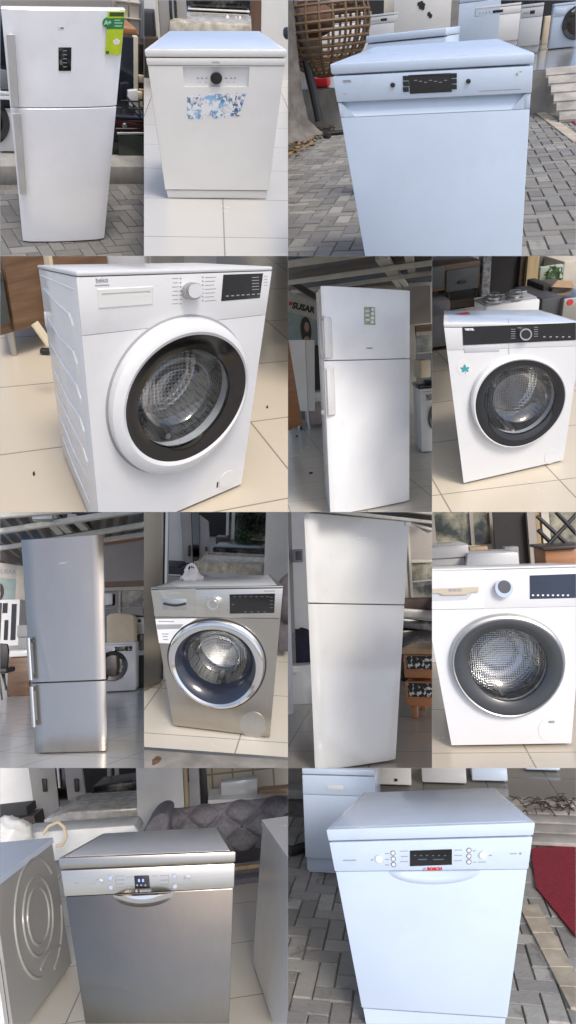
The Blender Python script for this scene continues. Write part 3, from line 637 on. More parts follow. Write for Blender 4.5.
part(ov, 'control_panel', box(NB(), xl, xr, Yo, Yo + .02, zp, zt - .004, .003), gloss('maroon_black_panel', (.03, .008, .008), .1))
part(ov, 'door', box(NB(), xl, xr, Yo, Yo + .02, kz + .05, zp - .005, .003), BLACK)
part(ov, 'window', a.bx(NB(), 118.5, 136, 158, 156.5, Yo - .004, .004), gloss('oven_window', (.05, .06, .05), .05))
bm = NB(); p = a.vp(117, 133.4, Yo - .04); q = a.vp(158, 133.4, Yo - .04); tube(bm, [p, q], .011); tube(bm, [p + Vector((.05, 0, 0)), p + Vector((.05, .04, 0))], .008)
part(ov, 'handle', bm, ALU); v = a.vp(124, 125.2, Yo); part(ov, 'knob', disc(NB(), v.x, v.z, .022, Yo - .025, Yo), ALU)
hb = thing(a, 'hob', 'black gas hob with pan supports on the built-in oven', 'hob', (.8, Yo, zt))
part(hb, 'plate', box(NB(), xl, xr, Yo, Yo + .5, zt + .001, zt + .02, .004), BLACK)
bm = NB()
for k in range(4):
    cx = xl + .12 + (k % 2) * .26; cy = Yo + .14 + (k // 2) * .22
    for i in range(4): th = i * math.pi / 2; bar(bm, (cx, cy, zt + .055), (cx + .1 * math.cos(th), cy + .1 * math.sin(th), zt + .055), .014, .014); vtube(bm, cx + .09 * math.cos(th), cy + .09 * math.sin(th), zt + .018, zt + .055, .007, n=6)
part(hb, 'pan_support', bm, IRON)
bm = NB(); a.pr(bm, [(128.5, 91), (138, 90), (138.5, 109), (128, 109)], Yk + .62, .05, .004)
solo(a, 'carton', 'white carton standing on the hob beside the white fridge', 'carton', bm, WHITE)
rnd = random.Random(5)
for k in range(7):
    px = 131 + rnd.uniform(0, 12); py = 76 + rnd.uniform(0, 26); m = [CREAM, WOODD, DARK, BEIGE, KRAFT][k % 5]
    solo(a, 'package', ['cream', 'dark brown', 'black', 'beige', 'brown cardboard', 'pale', 'dark'][k] + ' package in the pile right of the black fridge', 'package', a.bx(NB(), px - 3, py - 3, px + 4, py + 4, Yk + .7 + k * .06, .05, .006), m, 'packages piled by the black fridge')
solo(a, 'cupboard', 'dark tall cupboard in the shop behind the package pile', 'cupboard', a.bx(NB(), 133, 45, 170, 130, Yk + 1.3, .25, .01), WOODD)
# left: stacked dark appliance and a white washing machine
x0, x1, z0, z1 = a.ext(-40, 91, 21, 165, Yk)
wm = bg_washer(a, x1 - .62, x1, kz, z1, Yk, .5, 'white washing machine with black door left of the tall white fridge', ring=BLACK, rf=.34, czf=.55)
x0, x1, z0, z1 = a.ext(-40, 14, 11, 90, Yk + .02)
cb = thing(a, 'oven', 'black oven stacked on the white washing machine at the left edge', 'oven', (x1 - .3, Yk, z0))
part(cb, 'body', box(NB(), x1 - .62, x1, Yk + .03, Yk + .5, z0 + .01, z1, .01), BLACKM); part(cb, 'door', box(NB(), x1 - .62, x1, Yk + .005, Yk + .028, z0 + .2, z1 - .05, .006), SMOKE)
part(cb, 'control_strip', box(NB(), x1 - .62, x1, Yk, Yk + .028, z0 + .02, z0 + .17, .004), ALU)

# ================================================================== B: white dishwasher with a torn blue sticker on tiles
b = SPOT['B']
ground(b, 'floor', tile('pale_tiles', (.5, .485, .45), .66, .02, (-.02, -.69), rough=.2), BIG)
r = thing(b, 'dishwasher', 'white dishwasher with round black dial and torn blue sticker on its door', 'dishwasher')
zl = b.n(216, 57.3)[1]; zp = b.n(216, 66)[1]; zk = b.n(216, 190.3)[1]
W, H, D = b.W, b.H, b.D; w = W / 2
dishwasher(b, r, zl, zp, zk, CREAMW, CREAMW, CREAMW, WTOP)
x0, x1, z0, z1 = pxrect(b, 183.5, 67, 249, 87)
bm = framed(NB(), -w + .004, w - .004, zk, zp, x0, x1, z0, z1, .004, .03)
dr = part(r, 'door', bm, CREAMW, True)
pn = part(dr, 'dial_panel', box(NB(), x0, x1, .018, .0285, z0, z1), WHITE, True)
part(pn, 'dial', pxdisc(b, NB(), 216.3, 78.5, 6.4, -.006, .02, 40), BLACK, True)
bm = NB()
for px in (198, 202, 206.5, 226, 231, 235): pxbox(b, bm, px - 1, 77.6, px + 1, 79, .0172, .0185)
for px in (200, 206, 228, 234): pxbox(b, bm, px - .8, 82, px + .8, 82.6, .0172, .0185)
part(pn, 'panel_symbol', bm, GREYM, True)
part(r, 'kick_plate', box(NB(), -w + .012, w - .012, .012, .03, .004, zk - .005, .002), CREAMW, True)
bm = NB(); pxtext(b, bm, 'beko', 216, 62, 2.6, .0004); part(r, 'badge_lettering', bm, MIDG, True)
TORN = patches('torn_blue_sticker', (.015, .07, .2), (.72, .72, .7), 42, .44, .5, .5, (.68, .7, .72), 16)
tb = NT('torn_sticker'); vv = tb.coord(); nz = tb.noise(vv, 26, 6, .65); n2 = tb.noise(vv, 7, 3)
col = tb.ramp(n2, (.015, .06, .17), (.2, .4, .62), .42, .58)
al = tb.rng(tb.noise(vv, 34, 5, .7), 0, 1)
edge = tb.ramp(al, (0, 0, 0), (1, 1, 1), .5, .525); tb.set(tb.mix(edge, (.68, .68, .67), tb.mix(tb.ramp(nz, (0, 0, 0), (1, 1, 1), .5, .56), col, (.6, .56, .56))), .55)
bm = NB(); rnd = random.Random(11); L, R_, T, B_ = 187, 246.5, 93, 120.5; top, bot = [], []
for i in range(31): t = i / 30; top.append((L + (R_ - L) * t, T + (2.5 if t < .35 else 0) + rnd.uniform(-1.2, 3.2))); bot.append((L + (R_ - L) * t - (7 if t > .9 else 0), B_ - (3 * t) + rnd.uniform(-4, .8)))
pxpoly(b, bm, top + bot[::-1], .0032, .0045)
part(r, 'sticker_remains', bm, tb.m, True, label='torn remains of a blue sticker')
# behind
Yb = 5.1
solo(b, 'wall', 'white shop wall at the left edge behind the scratched-sticker dishwasher', 'wall', b.bx(NB(), 120, -30, 158, 45, Yb - .2, .1, z0=0), WALLW)
solo(b, 'wall', 'white wall panel right of the brown board behind the dishwasher', 'wall', b.bx(NB(), 261.5, -30, 320, 46, 4.4, .12, z0=0), WALLW)
ns = thing(b, 'drawer_chest', 'low black chest of drawers left of the scratched-sticker dishwasher', 'drawer chest', b.vp(148, 45, 4.5))
YC = 4.3; x0, x1, z0, z1 = b.ext(128, 13.5, 153, 45, YC)
part(ns, 'top_tier', box(NB(), x0, x1, YC + .15, YC + .6, 0, z1, .01), BLACKM); part(ns, 'drawer', box(NB(), x0, x1 + .1, YC, YC + .15, 0, z1 - .2, .01), WOODD)
wr = thing(b, 'wardrobe', 'taupe wardrobe with mirror strip behind the scratched-sticker dishwasher', 'wardrobe', b.vp(164, 40, 3.6))
part(wr, 'side_panel', b.bx(NB(), 155.5, -30, 158, 40, 3.58, .5, z0=0), BEIGE)
part(wr, 'door', b.bx(NB(), 158.2, -30, 169, 40, 3.6, .3, .006, z0=0), TAUPE); part(wr, 'mirror', b.bx(NB(), 169.5, -30, 176, 40, 3.62, .3, z0=0), SMOKE); part(wr, 'door', b.bx(NB(), 176.5, -30, 186, 40, 3.6, .3, .006, z0=0), TAUPE)
part(wr, 'door_edge', b.bx(NB(), 172, -30, 173.6, 40, 3.56, .06, z0=0), ALU)
solo(b, 'wall', 'back wall of the mattress shop above the white dishwasher, shade painted in', 'wall', b.bx(NB(), 120, -60, 320, 60, 5.6, .1, z0=-.3), DARK)
FILM = patches('wrapped_mattress_dark', (.012, .012, .012), (.13, .115, .09), 9, .5, .72, .22)
solo(b, 'mattress', 'dark film-wrapped mattress, upper one of the stack behind the dishwasher', 'mattress', b.bx(NB(), 187, -12, 251, 9, 4.6, .8, .05), FILM, 'wrapped mattresses behind the scratched-sticker dishwasher')
solo(b, 'mattress', 'dark film-wrapped mattress below the white edging strip', 'mattress', b.bx(NB(), 184, 12.2, 252, 25, 4.6, .8, .05), FILM, 'wrapped mattresses behind the scratched-sticker dishwasher')
solo(b, 'edging_strip', 'white strip lying between the two dark mattresses', 'strip', b.bx(NB(), 188, 9.6, 250, 11.6, 4.56, .3, .008), CREAMW)
bm = NB(); p = b.ext(168, 22, 260, 31, 3.4); box(bm, p[0], p[1], 3.4, 4.4, p[3] - .22, p[3], .06)
solo(b, 'mattress', 'cream plastic-wrapped mattress lying right behind the dishwasher top', 'mattress', bm, patches('wrapped_mattress_cream', (.3, .27, .21), (.5, .46, .38), 14, .4, .65, .2))
solo(b, 'divan', 'grey divan under the cream wrapped mattress', 'divan', box(NB(), p[0], p[1], 3.4, 4.4, 0, p[3] - .225, .02), MIDG)
for px, t in ((227.5, 14.5), (232, 18), (236, 17), (240, 16), (245, 18.5)):
    v = b.vp(px, 22.5, 3.9); v2 = b.vp(px, t, 3.9)
    solo(b, 'bottle', 'small white bottle standing on the cream mattress', 'bottle', lathe_z(v.x, 3.9, [(0, v.z - .02), (.022, v.z - .02), (.024, v.z), (.024, v2.z - .03), (.01, v2.z - .01), (.01, v2.z), (0, v2.z)]), WPRINT, 'small bottles on the cream mattress')
solo(b, 'board', 'brown upright board between mattress shop and white wall panel', 'board', b.pr(NB(), [(248.5, -30), (262, -30), (261, 31), (252, 31)], 3.2, .05), wood('brown_board', (.1, .05, .03), (.16, .085, .05), 1, 'z'))
bm = NB(); b.bx(bm, 284.5, 28.5, 292, 40, 1.5, .12, .02)
solo(b, 'bag', 'dark bag at the right edge behind the white dishwasher', 'bag', bm, BLACKM)

# ================================================================== C: white dishwasher with wide black display on herringbone paving
c = SPOT['C']
ground(c, 'paving_bed', SAND, [(-6, -3), (6, -3), (6, 16), (-6, 16)], -.009)
herringbone(c, "paving", PAV, -4, 4, -2, 7, .085, cols=((.44, .435, .42), (.54, .53, .5), (.49, .475, .44)), skip=lambda X, Y: Y > c.hit(548, 113).y - .06)
r = thing(c, 'dishwasher', 'white dishwasher with wide black display standing outdoors on herringbone paving', 'dishwasher')
mid = 432
zl = c.n(mid, 69.5)[1]; zp = c.n(mid, 98.5)[1]; zk = .1
W, H, D = c.W, c.H, c.D; w = W / 2
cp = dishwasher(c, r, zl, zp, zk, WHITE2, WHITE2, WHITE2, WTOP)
bm = NB(); x0, x1, z0, z1 = pxrect(c, 344, 102, 522, 113)
box(bm, -w + .004, w - .004, .004, .03, zk, z0 - .001, .004); box(bm, -w + .004, x0 - .008, .004, .03, z0 - .001, zp, .002); box(bm, x1 + .008, w - .004, .004, .03, z0 - .001, zp, .002)
# sloping handle recess
t = NB(); vs = [t.verts.new(v) for v in ((x0 - .008, .004, zp), (x1 + .008, .004, zp), (x1 + .008, .024, zp), (x0 - .008, .024, zp), (x0 + .03, .004, z0 - .001), (x1 - .03, .004, z0 - .001))]
t.faces.new((vs[3], vs[2], vs[5], vs[4])); t.faces.new((vs[0], vs[3], vs[4])); t.faces.new((vs[1], vs[5], vs[2]))
_merge(bm, t)
tt = NB(); q = [tt.verts.new(v) for v in ((x0 - .008, .0042, z0 - .001), (x0 - .008, .0042, zp), (x0 + .03, .0042, z0 - .001))]; tt.faces.new(q)
q = [tt.verts.new(v) for v in ((x1 + .008, .0042, z0 - .001), (x1 - .03, .0042, z0 - .001), (x1 + .008, .0042, zp))]; tt.faces.new(q); _merge(bm, tt)
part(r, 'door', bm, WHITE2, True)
dp = part(cp, 'display', pxbox(c, NB(), 409, 74, 451.5, 93, -.0012, .004, .0008), BLACK, True)
bm = NB()
for k in range(7): pxbox(c, bm, 414 + k * 5, 80 + (k % 3), 417 + k * 5, 80.6 + (k % 3), -.0017, -.0011)
part(dp, 'display_symbol', bm, GREYM, True)
for px in (405.8, 454): 
    for k in range(3):
        yy = 78.2 + k * 5.7 - (px > 430) * 2.6
        part(cp, 'button', pxbox(c, NB(), px - 2.9, yy - 2.4, px + 2.9, yy + 2.4, -.002, .004, .001), BLACK, True)
for px, py in ((392.6, 85.2), (468.4, 81.4)): part(cp, 'round_button', pxdisc(c, NB(), px, py, 2.6, -.004, .004, 24), BLACKM, True)
bm = NB(); pxtext(c, bm, 'VESTEL', 347, 81.3, 1.9, .0004, bold=.0008); pxbox(c, bm, 343, 93.6, 347, 94.2, .0004, .002); part(cp, 'badge_lettering', bm, MIDG, True)
bm = NB(); pxtext(c, bm, 'A', 517, 74, 3.2, .0004); pxbox(c, bm, 519.5, 71.2, 522, 71.8, .0004, .002); part(cp, 'energy_mark', bm, plain('lime_print', (.3, .5, .03), .5), True)
bm = NB(); pxbox(c, bm, 479, 89.8, 521, 90.3, .0002, .002); part(cp, 'panel_line', bm, GREYM, True)
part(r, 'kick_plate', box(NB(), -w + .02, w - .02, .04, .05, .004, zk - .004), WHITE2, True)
# second dishwasher right behind it
c = c.rot(-.04)
c3 = c.rot(-.3); yg = c3.vp(405, 33, 2).y
g = bg_dishwasher(c3, *[c3.ext(366, 32, 446, 46, 1.6)[i] for i in (0, 1)], 0, c3.vp(405, 32, 1.6).z, 1.6, .22, 'plain white dishwasher directly behind the one with the wide display', WHITE2, disp=False)
# row of machines along the shop front
YR = c.hit(548, 113).y; zpf = c.vp(556, 69, YR).z
def shelf_z(Y): return zpf
ground(c, 'tiled_step', tile('dark_step_tiles', (.2, .19, .17), .5, rough=.12), [(-9, YR + .05), (15, YR + .05), (15, 40), (-9, 40)], zpf)
def sp(l, t, rr, bb, Y, z=0):
    e = c.ext(l, t, rr, bb, Y); return e[0], e[1], zpf + .002, e[3]
def sy(l, rr, bb):
    y = c.hit((l + rr) / 2, bb, zpf).y; return y if 6.3 < y < 13 else 13
bg_fridge(c, *sp(394, -14, 451, 46, sy(394, 451, 46)), sy(394, 451, 46), .6, 'white fridge with dark flower decals behind the paved dishwasher', CREAMW, .3, handle=False)
bm = NB()
for px, py in ((419, 4), (421.5, 3), (423.5, 5), (420.5, 7), (423, 8), (429, 14), (430.5, 16)):
    yd = sy(394, 451, 46); v = c.vp(px, py, yd); disc(bm, v.x, v.z, .035, yd - .008, yd - .001, 10)
solo(c, 'decal', 'black flower decal on the cream fridge door', 'decal', bm, BLACKM)
bg_fridge(c, *sp(459, -30, 501, 42, sy(459, 501, 42)), sy(459, 501, 42), .6, 'plain white fridge standing left of the white front-loading dishwasher', WHITE2, .62, handle=False)
bg_dishwasher(c, *sp(473.5, 5, 519, 47, sy(473.5, 519, 47)), sy(473.5, 519, 47), .5, 'white dishwasher with small display in the shop row', WHITE)
bg_dishwasher(c, *sp(519.5, 4, 541, 54, sy(519.5, 541, 54)), sy(519.5, 541, 54), .5, 'grey dishwasher at the end of the shop row', GREYE)
bg_washer(c, *sp(552, 2, 592, 48, sy(552, 592, 48)), sy(552, 592, 48), .5, 'white washing machine with black door at the right edge of the shop', WHITE2, BLACK, cxf=.62, czf=.55, rf=.36)
bg_dishwasher(c, *sp(369, 13.5, 398, 40, sy(369, 398, 40)), sy(369, 398, 40), .5, 'grey dishwasher between wicker chair and decal fridge', GREYE)
bg_dishwasher(c, *sp(320, 14, 368, 60, sy(320, 368, 60)), sy(320, 368, 60), .5, 'white dishwasher seen through the wicker chair', WHITE)
solo(c, 'wall', 'shop interior wall behind the row of machines, shade painted in', 'wall', box(NB(), -14, 20, 15.5, 15.6, 0, 9), DARK)
solo(c, 'curtain', 'pale curtain strip behind the decal fridge', 'curtain', c.bx(NB(), 384, -30, 397, 18, sy(451, 459, 40) + .6, .05), BEIGE)
solo(c, 'pillar', 'grey concrete pillar between the fridges in the shop row', 'pillar', c.bx(NB(), 451.5, -30, 459, 40, sy(451, 459, 41), .3, z0=zpf), CONC)
solo(c, 'box', 'beige cardboard box in the dark gap of the shop row', 'box', c.bx(NB(), 544, 16, 551, 36, sy(544, 551, 44), .3, .01, z0=zpf), CREAM)
bm = NB()
for k in range(4): c.bx(bm, 500 + k * 12, -8, 510 + k * 12, 3.5, sy(501, 541, 44), .35, .02)
solo(c, 'cookware_stack', 'dark hobs stacked on the row of shop machines', 'hob stack', bm, BLACKM)
# pallet planks, red carpet, yellow kerb line
def ramp_plank(x0, x1, ya, yb, za, zb):
    t = NB(); vs = [t.verts.new(v) for v in ((x0, ya, za), (x1, ya, za), (x1, yb, zb), (x0, yb, zb), (x0, ya, za - .025), (x1, ya, za - .025), (x1, yb, zb - .025), (x0, yb, zb - .025))]
    for f in ((0, 1, 2, 3), (7, 6, 5, 4), (4, 5, 1, 0), (5, 6, 2, 1), (6, 7, 3, 2), (7, 4, 0, 3)): t.faces.new([vs[i] for i in f])
    bmesh.ops.recalc_face_normals(t, faces=t.faces[:]); return t
pl = thing(c, 'ramp', 'weathered grey plank ramp up to the shop floor, right of the outdoor dishwasher', 'ramp', c.hit(560, 100))
y1, y2 = YR - .9, YR - .02; n = 6
solo(c, 'riser', 'grey concrete riser of the raised shop floor behind the outdoor dishwasher', 'riser', box(NB(), -9, 15, YR, YR + .1, -.02, zpf - .006), CONC)
for k in range(n):
    ya = y1 + (y2 - y1) * k / n; yb = ya + (y2 - y1) / n * .82; za, zb_ = zpf * k / n, zpf * (k + .82) / n; xa = c.hit(549 - 10 * (k / n), 107 - 41 * k / n, za).x
    part(pl, 'plank', ramp_plank(xa, xa + 2.4, ya, yb, za + .03, zb_ + .03), plain('weathered_plank', (.33, .31, .28), .8, var=.35, scale=6))
bm = NB(); bar(bm, (c.hit(560, 106).x, y1 + .05, .01), (c.hit(560, 106).x, y2 - .05, zpf - .02), .06, .03); part(pl, 'bearer', bm, DARK)
q = [c.hit(*p) for p in ((560, 109), (580, 109), (580, 128), (573, 124))]
solo(c, 'carpet', 'corner of a red carpet at the right edge below the plank ramp', 'carpet', slab_h(NB(), [(v.x, v.y) for v in q], .001, .012), plain('red_carpet', (.2, .012, .025), .95, var=.25, scale=60, bump=.3))
YB = plain('yellow_pavers', (.4, .35, .27), .75, var=.3, scale=10, bump=.3)
bm = NB(); p, q2 = c.hit(534, 108, .004), c.hit(580, 142, .004); d = (q2 - p)
for k in range(8):
    s0 = p + d * (k / 8 + .004); s1 = p + d * ((k + 1) / 8 - .004); bar(bm, s0, s1, .1, .012)
struct(c, 'paving_strip', bm, YB)
# tree trunk with dry leaves at its foot
tr = thing(c, 'tree', 'grey tree trunk with spreading roots at the left edge of the paving', 'tree', c.hit(296, 140))
Yt = c.hit(300, 140).y; v = c.vp(289, 100, Yt); bm = NB(); n = 28
rings = []
for z, rr in ((-.03, .42), (.02, .36), (.08, .28), (.18, .22), (.4, .185), (.8, .165), (1.6, .15)):
    ring = [bm.verts.new((v.x - .05 + (rr * (1 + (.22 if z < .1 else .08) * math.sin(5 * t * 2 * math.pi / n + z * 3))) * math.cos(t * 2 * math.pi / n), Yt + rr * (1 + .15 * math.sin(4 * t * 2 * math.pi / n)) * math.sin(t * 2 * math.pi / n), z)) for t in range(n)]
    if rings:
        for t in range(n): bm.faces.new((rings[-1][t], rings[-1][(t + 1) % n], ring[(t + 1) % n], ring[t]))
    rings.append(ring)
bm.faces.new(rings[-1])
BARK = plain('grey_bark', (.13, .12, .11), .9, var=.45, scale=9, bump=1.0); part(tr, 'trunk', bm, BARK)
bm = NB(); rnd = random.Random(2)
for k in range(420):
    px, py = rnd.uniform(286, 342), rnd.uniform(116, 160)
    if py > 163 - (px - 288) * .75 + 3: continue
    p = c.hit(px, py); s = rnd.uniform(.02, .05); th = rnd.uniform(0, 6.3); tl = rnd.uniform(-.6, .6); z = rnd.uniform(.004, .03)
    ax = Vector((math.cos(th), math.sin(th), tl * .5)) * s; ay = Vector((-math.sin(th), math.cos(th), rnd.uniform(-.4, .4))) * s * .5; o = Vector((p.x, p.y, z + .012))
    f_ = bm.faces.new([bm.verts.new(o + q3) for q3 in (-ax, -ay, ax, ay)])
struct(c, 'dry_leaves', bm, patches('dry_leaf', (.06, .07, .02), (.24, .14, .06), 5, .45, .55, .8), 'stuff')
bm = NB(); q = [c.hit(*p) for p in ((270, 168), (316, 138), (342, 122), (330, 108), (270, 112))]
struct(c, 'soil', slab_h(bm, [(v.x, v.y) for v in q], .004, .012), plain('leafy_soil', (.06, .05, .03), .95, var=.6, scale=25, bump=.8))
# wicker hanging chair on its iron stand
Yp = YR - .7; Ych = YR - .35
RAT = wood('rattan', (.1, .06, .03), (.2, .12, .06), 4, 'x', .6)
o = c.vp(324, 22, Ych); rx = c.vp(369, 22, Ych).x - o.x; rz = o.z - c.vp(324, 76, Ych).z
ch = thing(c, 'hanging_chair', 'round wicker hanging chair left of the outdoor dishwasher', 'hanging chair', (o.x, Ych, o.z - rz))
bm = NB()
for k in range(17):
    z = o.z - rz * math.sin(-.9 + k * 2.4 / 16); rr = rx * math.sqrt(max(0.02, 1 - ((z - o.z) / rz) ** 2)); pts = [(o.x + rr * math.cos(t * math.pi / 16), Ych + .45 * rr / rx * 1.2 * math.sin(t * math.pi / 16), z) for t in range(33)]
    tube(bm, pts, .016, 6)
for k in range(22):
    th = k * math.pi / 11; pts = []
    for i in range(11):
        ph = -.9 + i * 2.4 / 10; z = o.z - rz * math.sin(ph); rr = rx * math.sqrt(max(0.02, 1 - ((z - o.z) / rz) ** 2)); pts.append((o.x + rr * math.cos(th), Ych + .54 * rr / rx * math.sin(th), z))
    tube(bm, pts, .016, 6)
part(ch, 'basket', bm, RAT)
bm = NB(); t = NB(); bmesh.ops.create_uvsphere(t, u_segments=24, v_segments=12, radius=1)
for vv in t.verts: vv.co = Vector((o.x - rx * .25 + vv.co.x * rx * .45, Ych + .1 + vv.co.y * .3, o.z + .02 + vv.co.z * rz * .32))
_merge(bm, t); part(ch, 'cushion', bm, plain('brown_cushion', (.09, .045, .025), .9, var=.4, scale=6))
sd_ = thing(c, 'chair_stand', 'black iron stand with curved pole holding the wicker chair', 'chair stand', c.hit(318, 122))
pts = [c.vp(px, py, Yp) for px, py in ((290, -20), (293, 0), (299, 30), (307, 65), (313, 92), (319, 121))]; part(sd_, 'pole', tube(NB(), pts, .045, 10), IRON)
bm = NB(); p = pts[-1]
for dx, dy in ((-.4, .05), (.5, .1), (.05, .5), (.15, -.2)): tube(bm, [(p.x, p.y, .025), (p.x + dx, p.y + dy, .025)], .024, 8)
part(sd_, 'foot', bm, IRON)
bm = NB(); v = c.vp(320, 97, YR + .2); box(bm, v.x - .1, v.x + .1, v.y, v.y + .2, zpf + .001, zpf + .1, .03)
solo(c, 'toy', 'small red plastic toy lying on the raised shop floor behind the iron chair stand', 'toy', bm, plain('red_plastic', (.55, .02, .02), .35))
def washer_detail(a, r, cp, knob, kr, disp, drawer, mk, md, ring=CHROME, kface=None, kdep=.028):
    if drawer: part(cp, 'detergent_drawer', pxbox(a, NB(), *drawer, -.004, .01, .003), md, True)
    k = part(cp, 'knob', pxdisc(a, NB(), *knob, kr, -kdep, .004, 48), mk, True)
    if kface: part(k, 'knob_cap', pxdisc(a, NB(), knob[0], knob[1], kr * .72, -kdep - .003, -kdep + .002, 40), kface, True)
    return part(cp, 'display', pxbox(a, NB(), *disp, -.0022, .006, .001), BLACK, True)
def marks(a, cp, spots, mat=GREYM, y=-.0008, nm='print_mark'):
    bm = NB()
    for l, t, rr, b in spots: pxbox(a, bm, l, t, rr, b, y, .001)
    part(cp, nm, bm, mat, True)

# ================================================================== D: big white washing machine seen from its left corner
d = SPOT['D']
ground(d, 'floor', tile('beige_polished_tiles', (.52, .45, .34), .6, .18, (.12, .02), rough=.17), BIG)
r = thing(d, 'washing_machine', 'large white washing machine with embossed side and wide dark door ring, seen from its corner', 'washing machine')
o = ell(d, (110, 406), (248.5, 381), (200, 317), (165, 478.5), -.03); k_ = ell(d, (125, 401), (247, 371), (192.5, 335), (157.5, 468.5), -.042); g = ell(d, (138, 396), (228, 389), (185.5, 351), (164, 451), -.02)
zt = d.H - .013; zp = (d.n(100, 334)[1] + d.n(250, 316)[1]) / 2
washer_body(d, r, g[:2] + (g[2] * 1.12, g[3] * 1.12), zt, zp, WHITE, None)
W, H, D = d.W, d.H, d.D; w = W / 2
bm = NB()  # embossed zigzag ribs on the visible side
zs_ = [.70, .60, .50, .40, .30, .20, .10]
for i, z in enumerate(zs_):
    p = [(-w - .0005, D - .06, z + .02), (-w - .0005, .3, z - .005 - (i % 2) * .01), (-w - .0005, .12, z - .015)]
    if i < 5: p += [(-w - .0005, .085, z - .04), (-w - .0005, .08, z - .085)]
    tube(bm, p, [.001] + [.0045] * (len(p) - 2) + [.001], 8)
tube(bm, [(-w, .03, zt - .03), (-w, D - .05, zt - .02)], .002, 6)
part(r, 'side_rib', bm, WHITE, True)
part(r, 'side_cap', pxdisc_side(d, NB()), CREAMW, True)
cp = part(r, 'control_panel', box(NB(), -w + .001, w - .001, -.0005, .03, zp - .0002, zt - .0008, .001), WHITE, True)
xa, xb, za, zb = pxrect(d, 97, 287, 153, 307)
dw = part(cp, 'detergent_drawer', framed(NB(), xa, xb, za, zb, xa + .012, xb - .01, za + .03, zb - .012, -.003, .012), CREAMW, True)
part(dw, 'grip_recess', box(NB(), xa + .01, xb - .008, .008, .011, za + .028, zb - .01), GREYE, True)
kb = part(cp, 'knob', pxdisc(d, NB(), 194.5, 291.5, 9.2, -.03, .003, 48), ALU, True); part(kb, 'knob_cap', pxdisc(d, NB(), 196, 291, 7.6, -.034, -.028, 40), WHITE, True)
dp = part(cp, 'display', pxbox(d, NB(), 222.5, 274, 261.5, 299.5, -.002, .006, .001), BLACK, True)
marks(d, dp, [(226 + 5.2 * k, 295.5 - k * .35, 229 + 5.2 * k, 296.6 - k * .35) for k in range(7)] + [(252, 277 + 3 * k, 259, 277.8 + 3 * k) for k in range(5)], GREYM, -.0028, 'display_symbol')
marks(d, cp, [(172 + (k % 2), 278.2 + k * 4.2, 178.5, 278.9 + k * 4.2) for k in range(7)] + [(179.8, 277.7 + k * 4.2, 181.4, 279.3 + k * 4.2) for k in range(7)] + [(202, 276.6 + k * 3.9, 203.5, 278 + k * 3.9) for k in range(7)] + [(205, 277 + k * 3.9, 216 - (k % 3), 277.7 + k * 3.9) for k in range(7)] + [(264, 276 + 3 * k, 267.5, 276.6 + 3 * k) for k in range(4)])
bm = NB(); pxtext(d, bm, 'beko', 102, 280, 5, -.0014, rot=.02); pxbox(d, bm, 95, 284.8, 109.5, 285.5, -.0014, 0); part(cp, 'badge_lettering', bm, GREYM, True)
washer_drum(d, r, g, .075, .32)
dr = part(r, 'door', ring_l(NB(), o, k_, [(-.01, .002), (0, -.012), (.12, -.034), (.45, -.046), (.8, -.05), (1, -.044), (1.01, -.02)]), WHITE, True)
part(dr, 'dark_ring', ring_l(NB(), k_, g, [(.0, -.043), (.2, -.04), (.6, -.034), (.96, -.026), (1, -.01)]), SMOKE, True)
part(dr, 'hinge_shadow_gap', ring_l(NB(), [o[0], o[1], o[2] * 1.03, o[3] * 1.03], o, [(0, .0003), (.4, -.002), (1, -.003)]), MIDG, True)
washer_bowl(d, dr, g, -.022, .1)
part(r, 'filter_cover', pxdisc(d, NB(), 227.5, 479.5, 8.2, -.003, .004, 40), WHITE, True); part(r, 'filter_slot', pxbox(d, NB(), 217, 482.5, 218.2, 487.5, -.002, .004), BLACKM, True)
# room behind: wooden cabinet, strip, glass-fronted white machine, wall
DB = d.rot(.35)
Yc = DB.hit(25, 333, .12).y
cb = thing(DB, 'cabinet', 'walnut sideboard cabinet with dark door on short legs, left of the large washing machine', 'cabinet', DB.hit(25, 345))
x0, x1, z0, z1 = DB.ext(-40, 210, 52, 333, Yc)
part(cb, 'carcass', box(NB(), x0 - .6, x1 + .35, Yc + .02, Yc + .5, .13, z1, .006), WOODB)
part(cb, 'door', DB.bx(NB(), -60, 275, 7.5, 333, Yc - .012, .03, .004), plain('slate_door', (.06, .07, .07), .45)); part(cb, 'door', box(NB(), DB.vp(9, 300, Yc).x, x1 + .35, Yc - .01, Yc + .018, .14, z1 - .1, .004), WOODB)
part(cb, 'top_board', box(NB(), x0 - .6, x1 + .36, Yc - .02, Yc + .5, z1 - .09, z1 - .05, .004), WOODD)
part(cb, 'door_handle', DB.bx(NB(), -.5, 272, 2, 283, Yc - .03, .03, .004), BLACKM)
for px in (12, 60): v = DB.vp(px, 335, Yc + .04); part(cb, 'leg', vtube(NB(), v.x, Yc + .05, 0, .13, .014, .02), ALU)
solo(DB, 'bracket', 'beige metal strip leaning against the large washing machine', 'metal strip', bar(NB(), DB.vp(34.5, 323, 1.05), DB.vp(50, 345, 1.0), .045, .012), CREAM)
solo(DB, 'wall', 'dim grey shop wall behind the walnut cabinet', 'wall', box(NB(), -5, 6, Yc + 1.2, Yc + 1.3, 0, 3.5), plain('dim_green_grey_wall', (.22, .22, .19), .8))
ww = thing(DB, 'appliance', 'pale grey appliance with cream lower panel at the right edge behind the large washing machine', 'appliance', DB.hit(280, 348))
DR = d.rot(-.02); y_ = DR.hit(276, 348).y
x0, x1, z0, z1 = DR.ext(258, 240, 300, 346, y_)
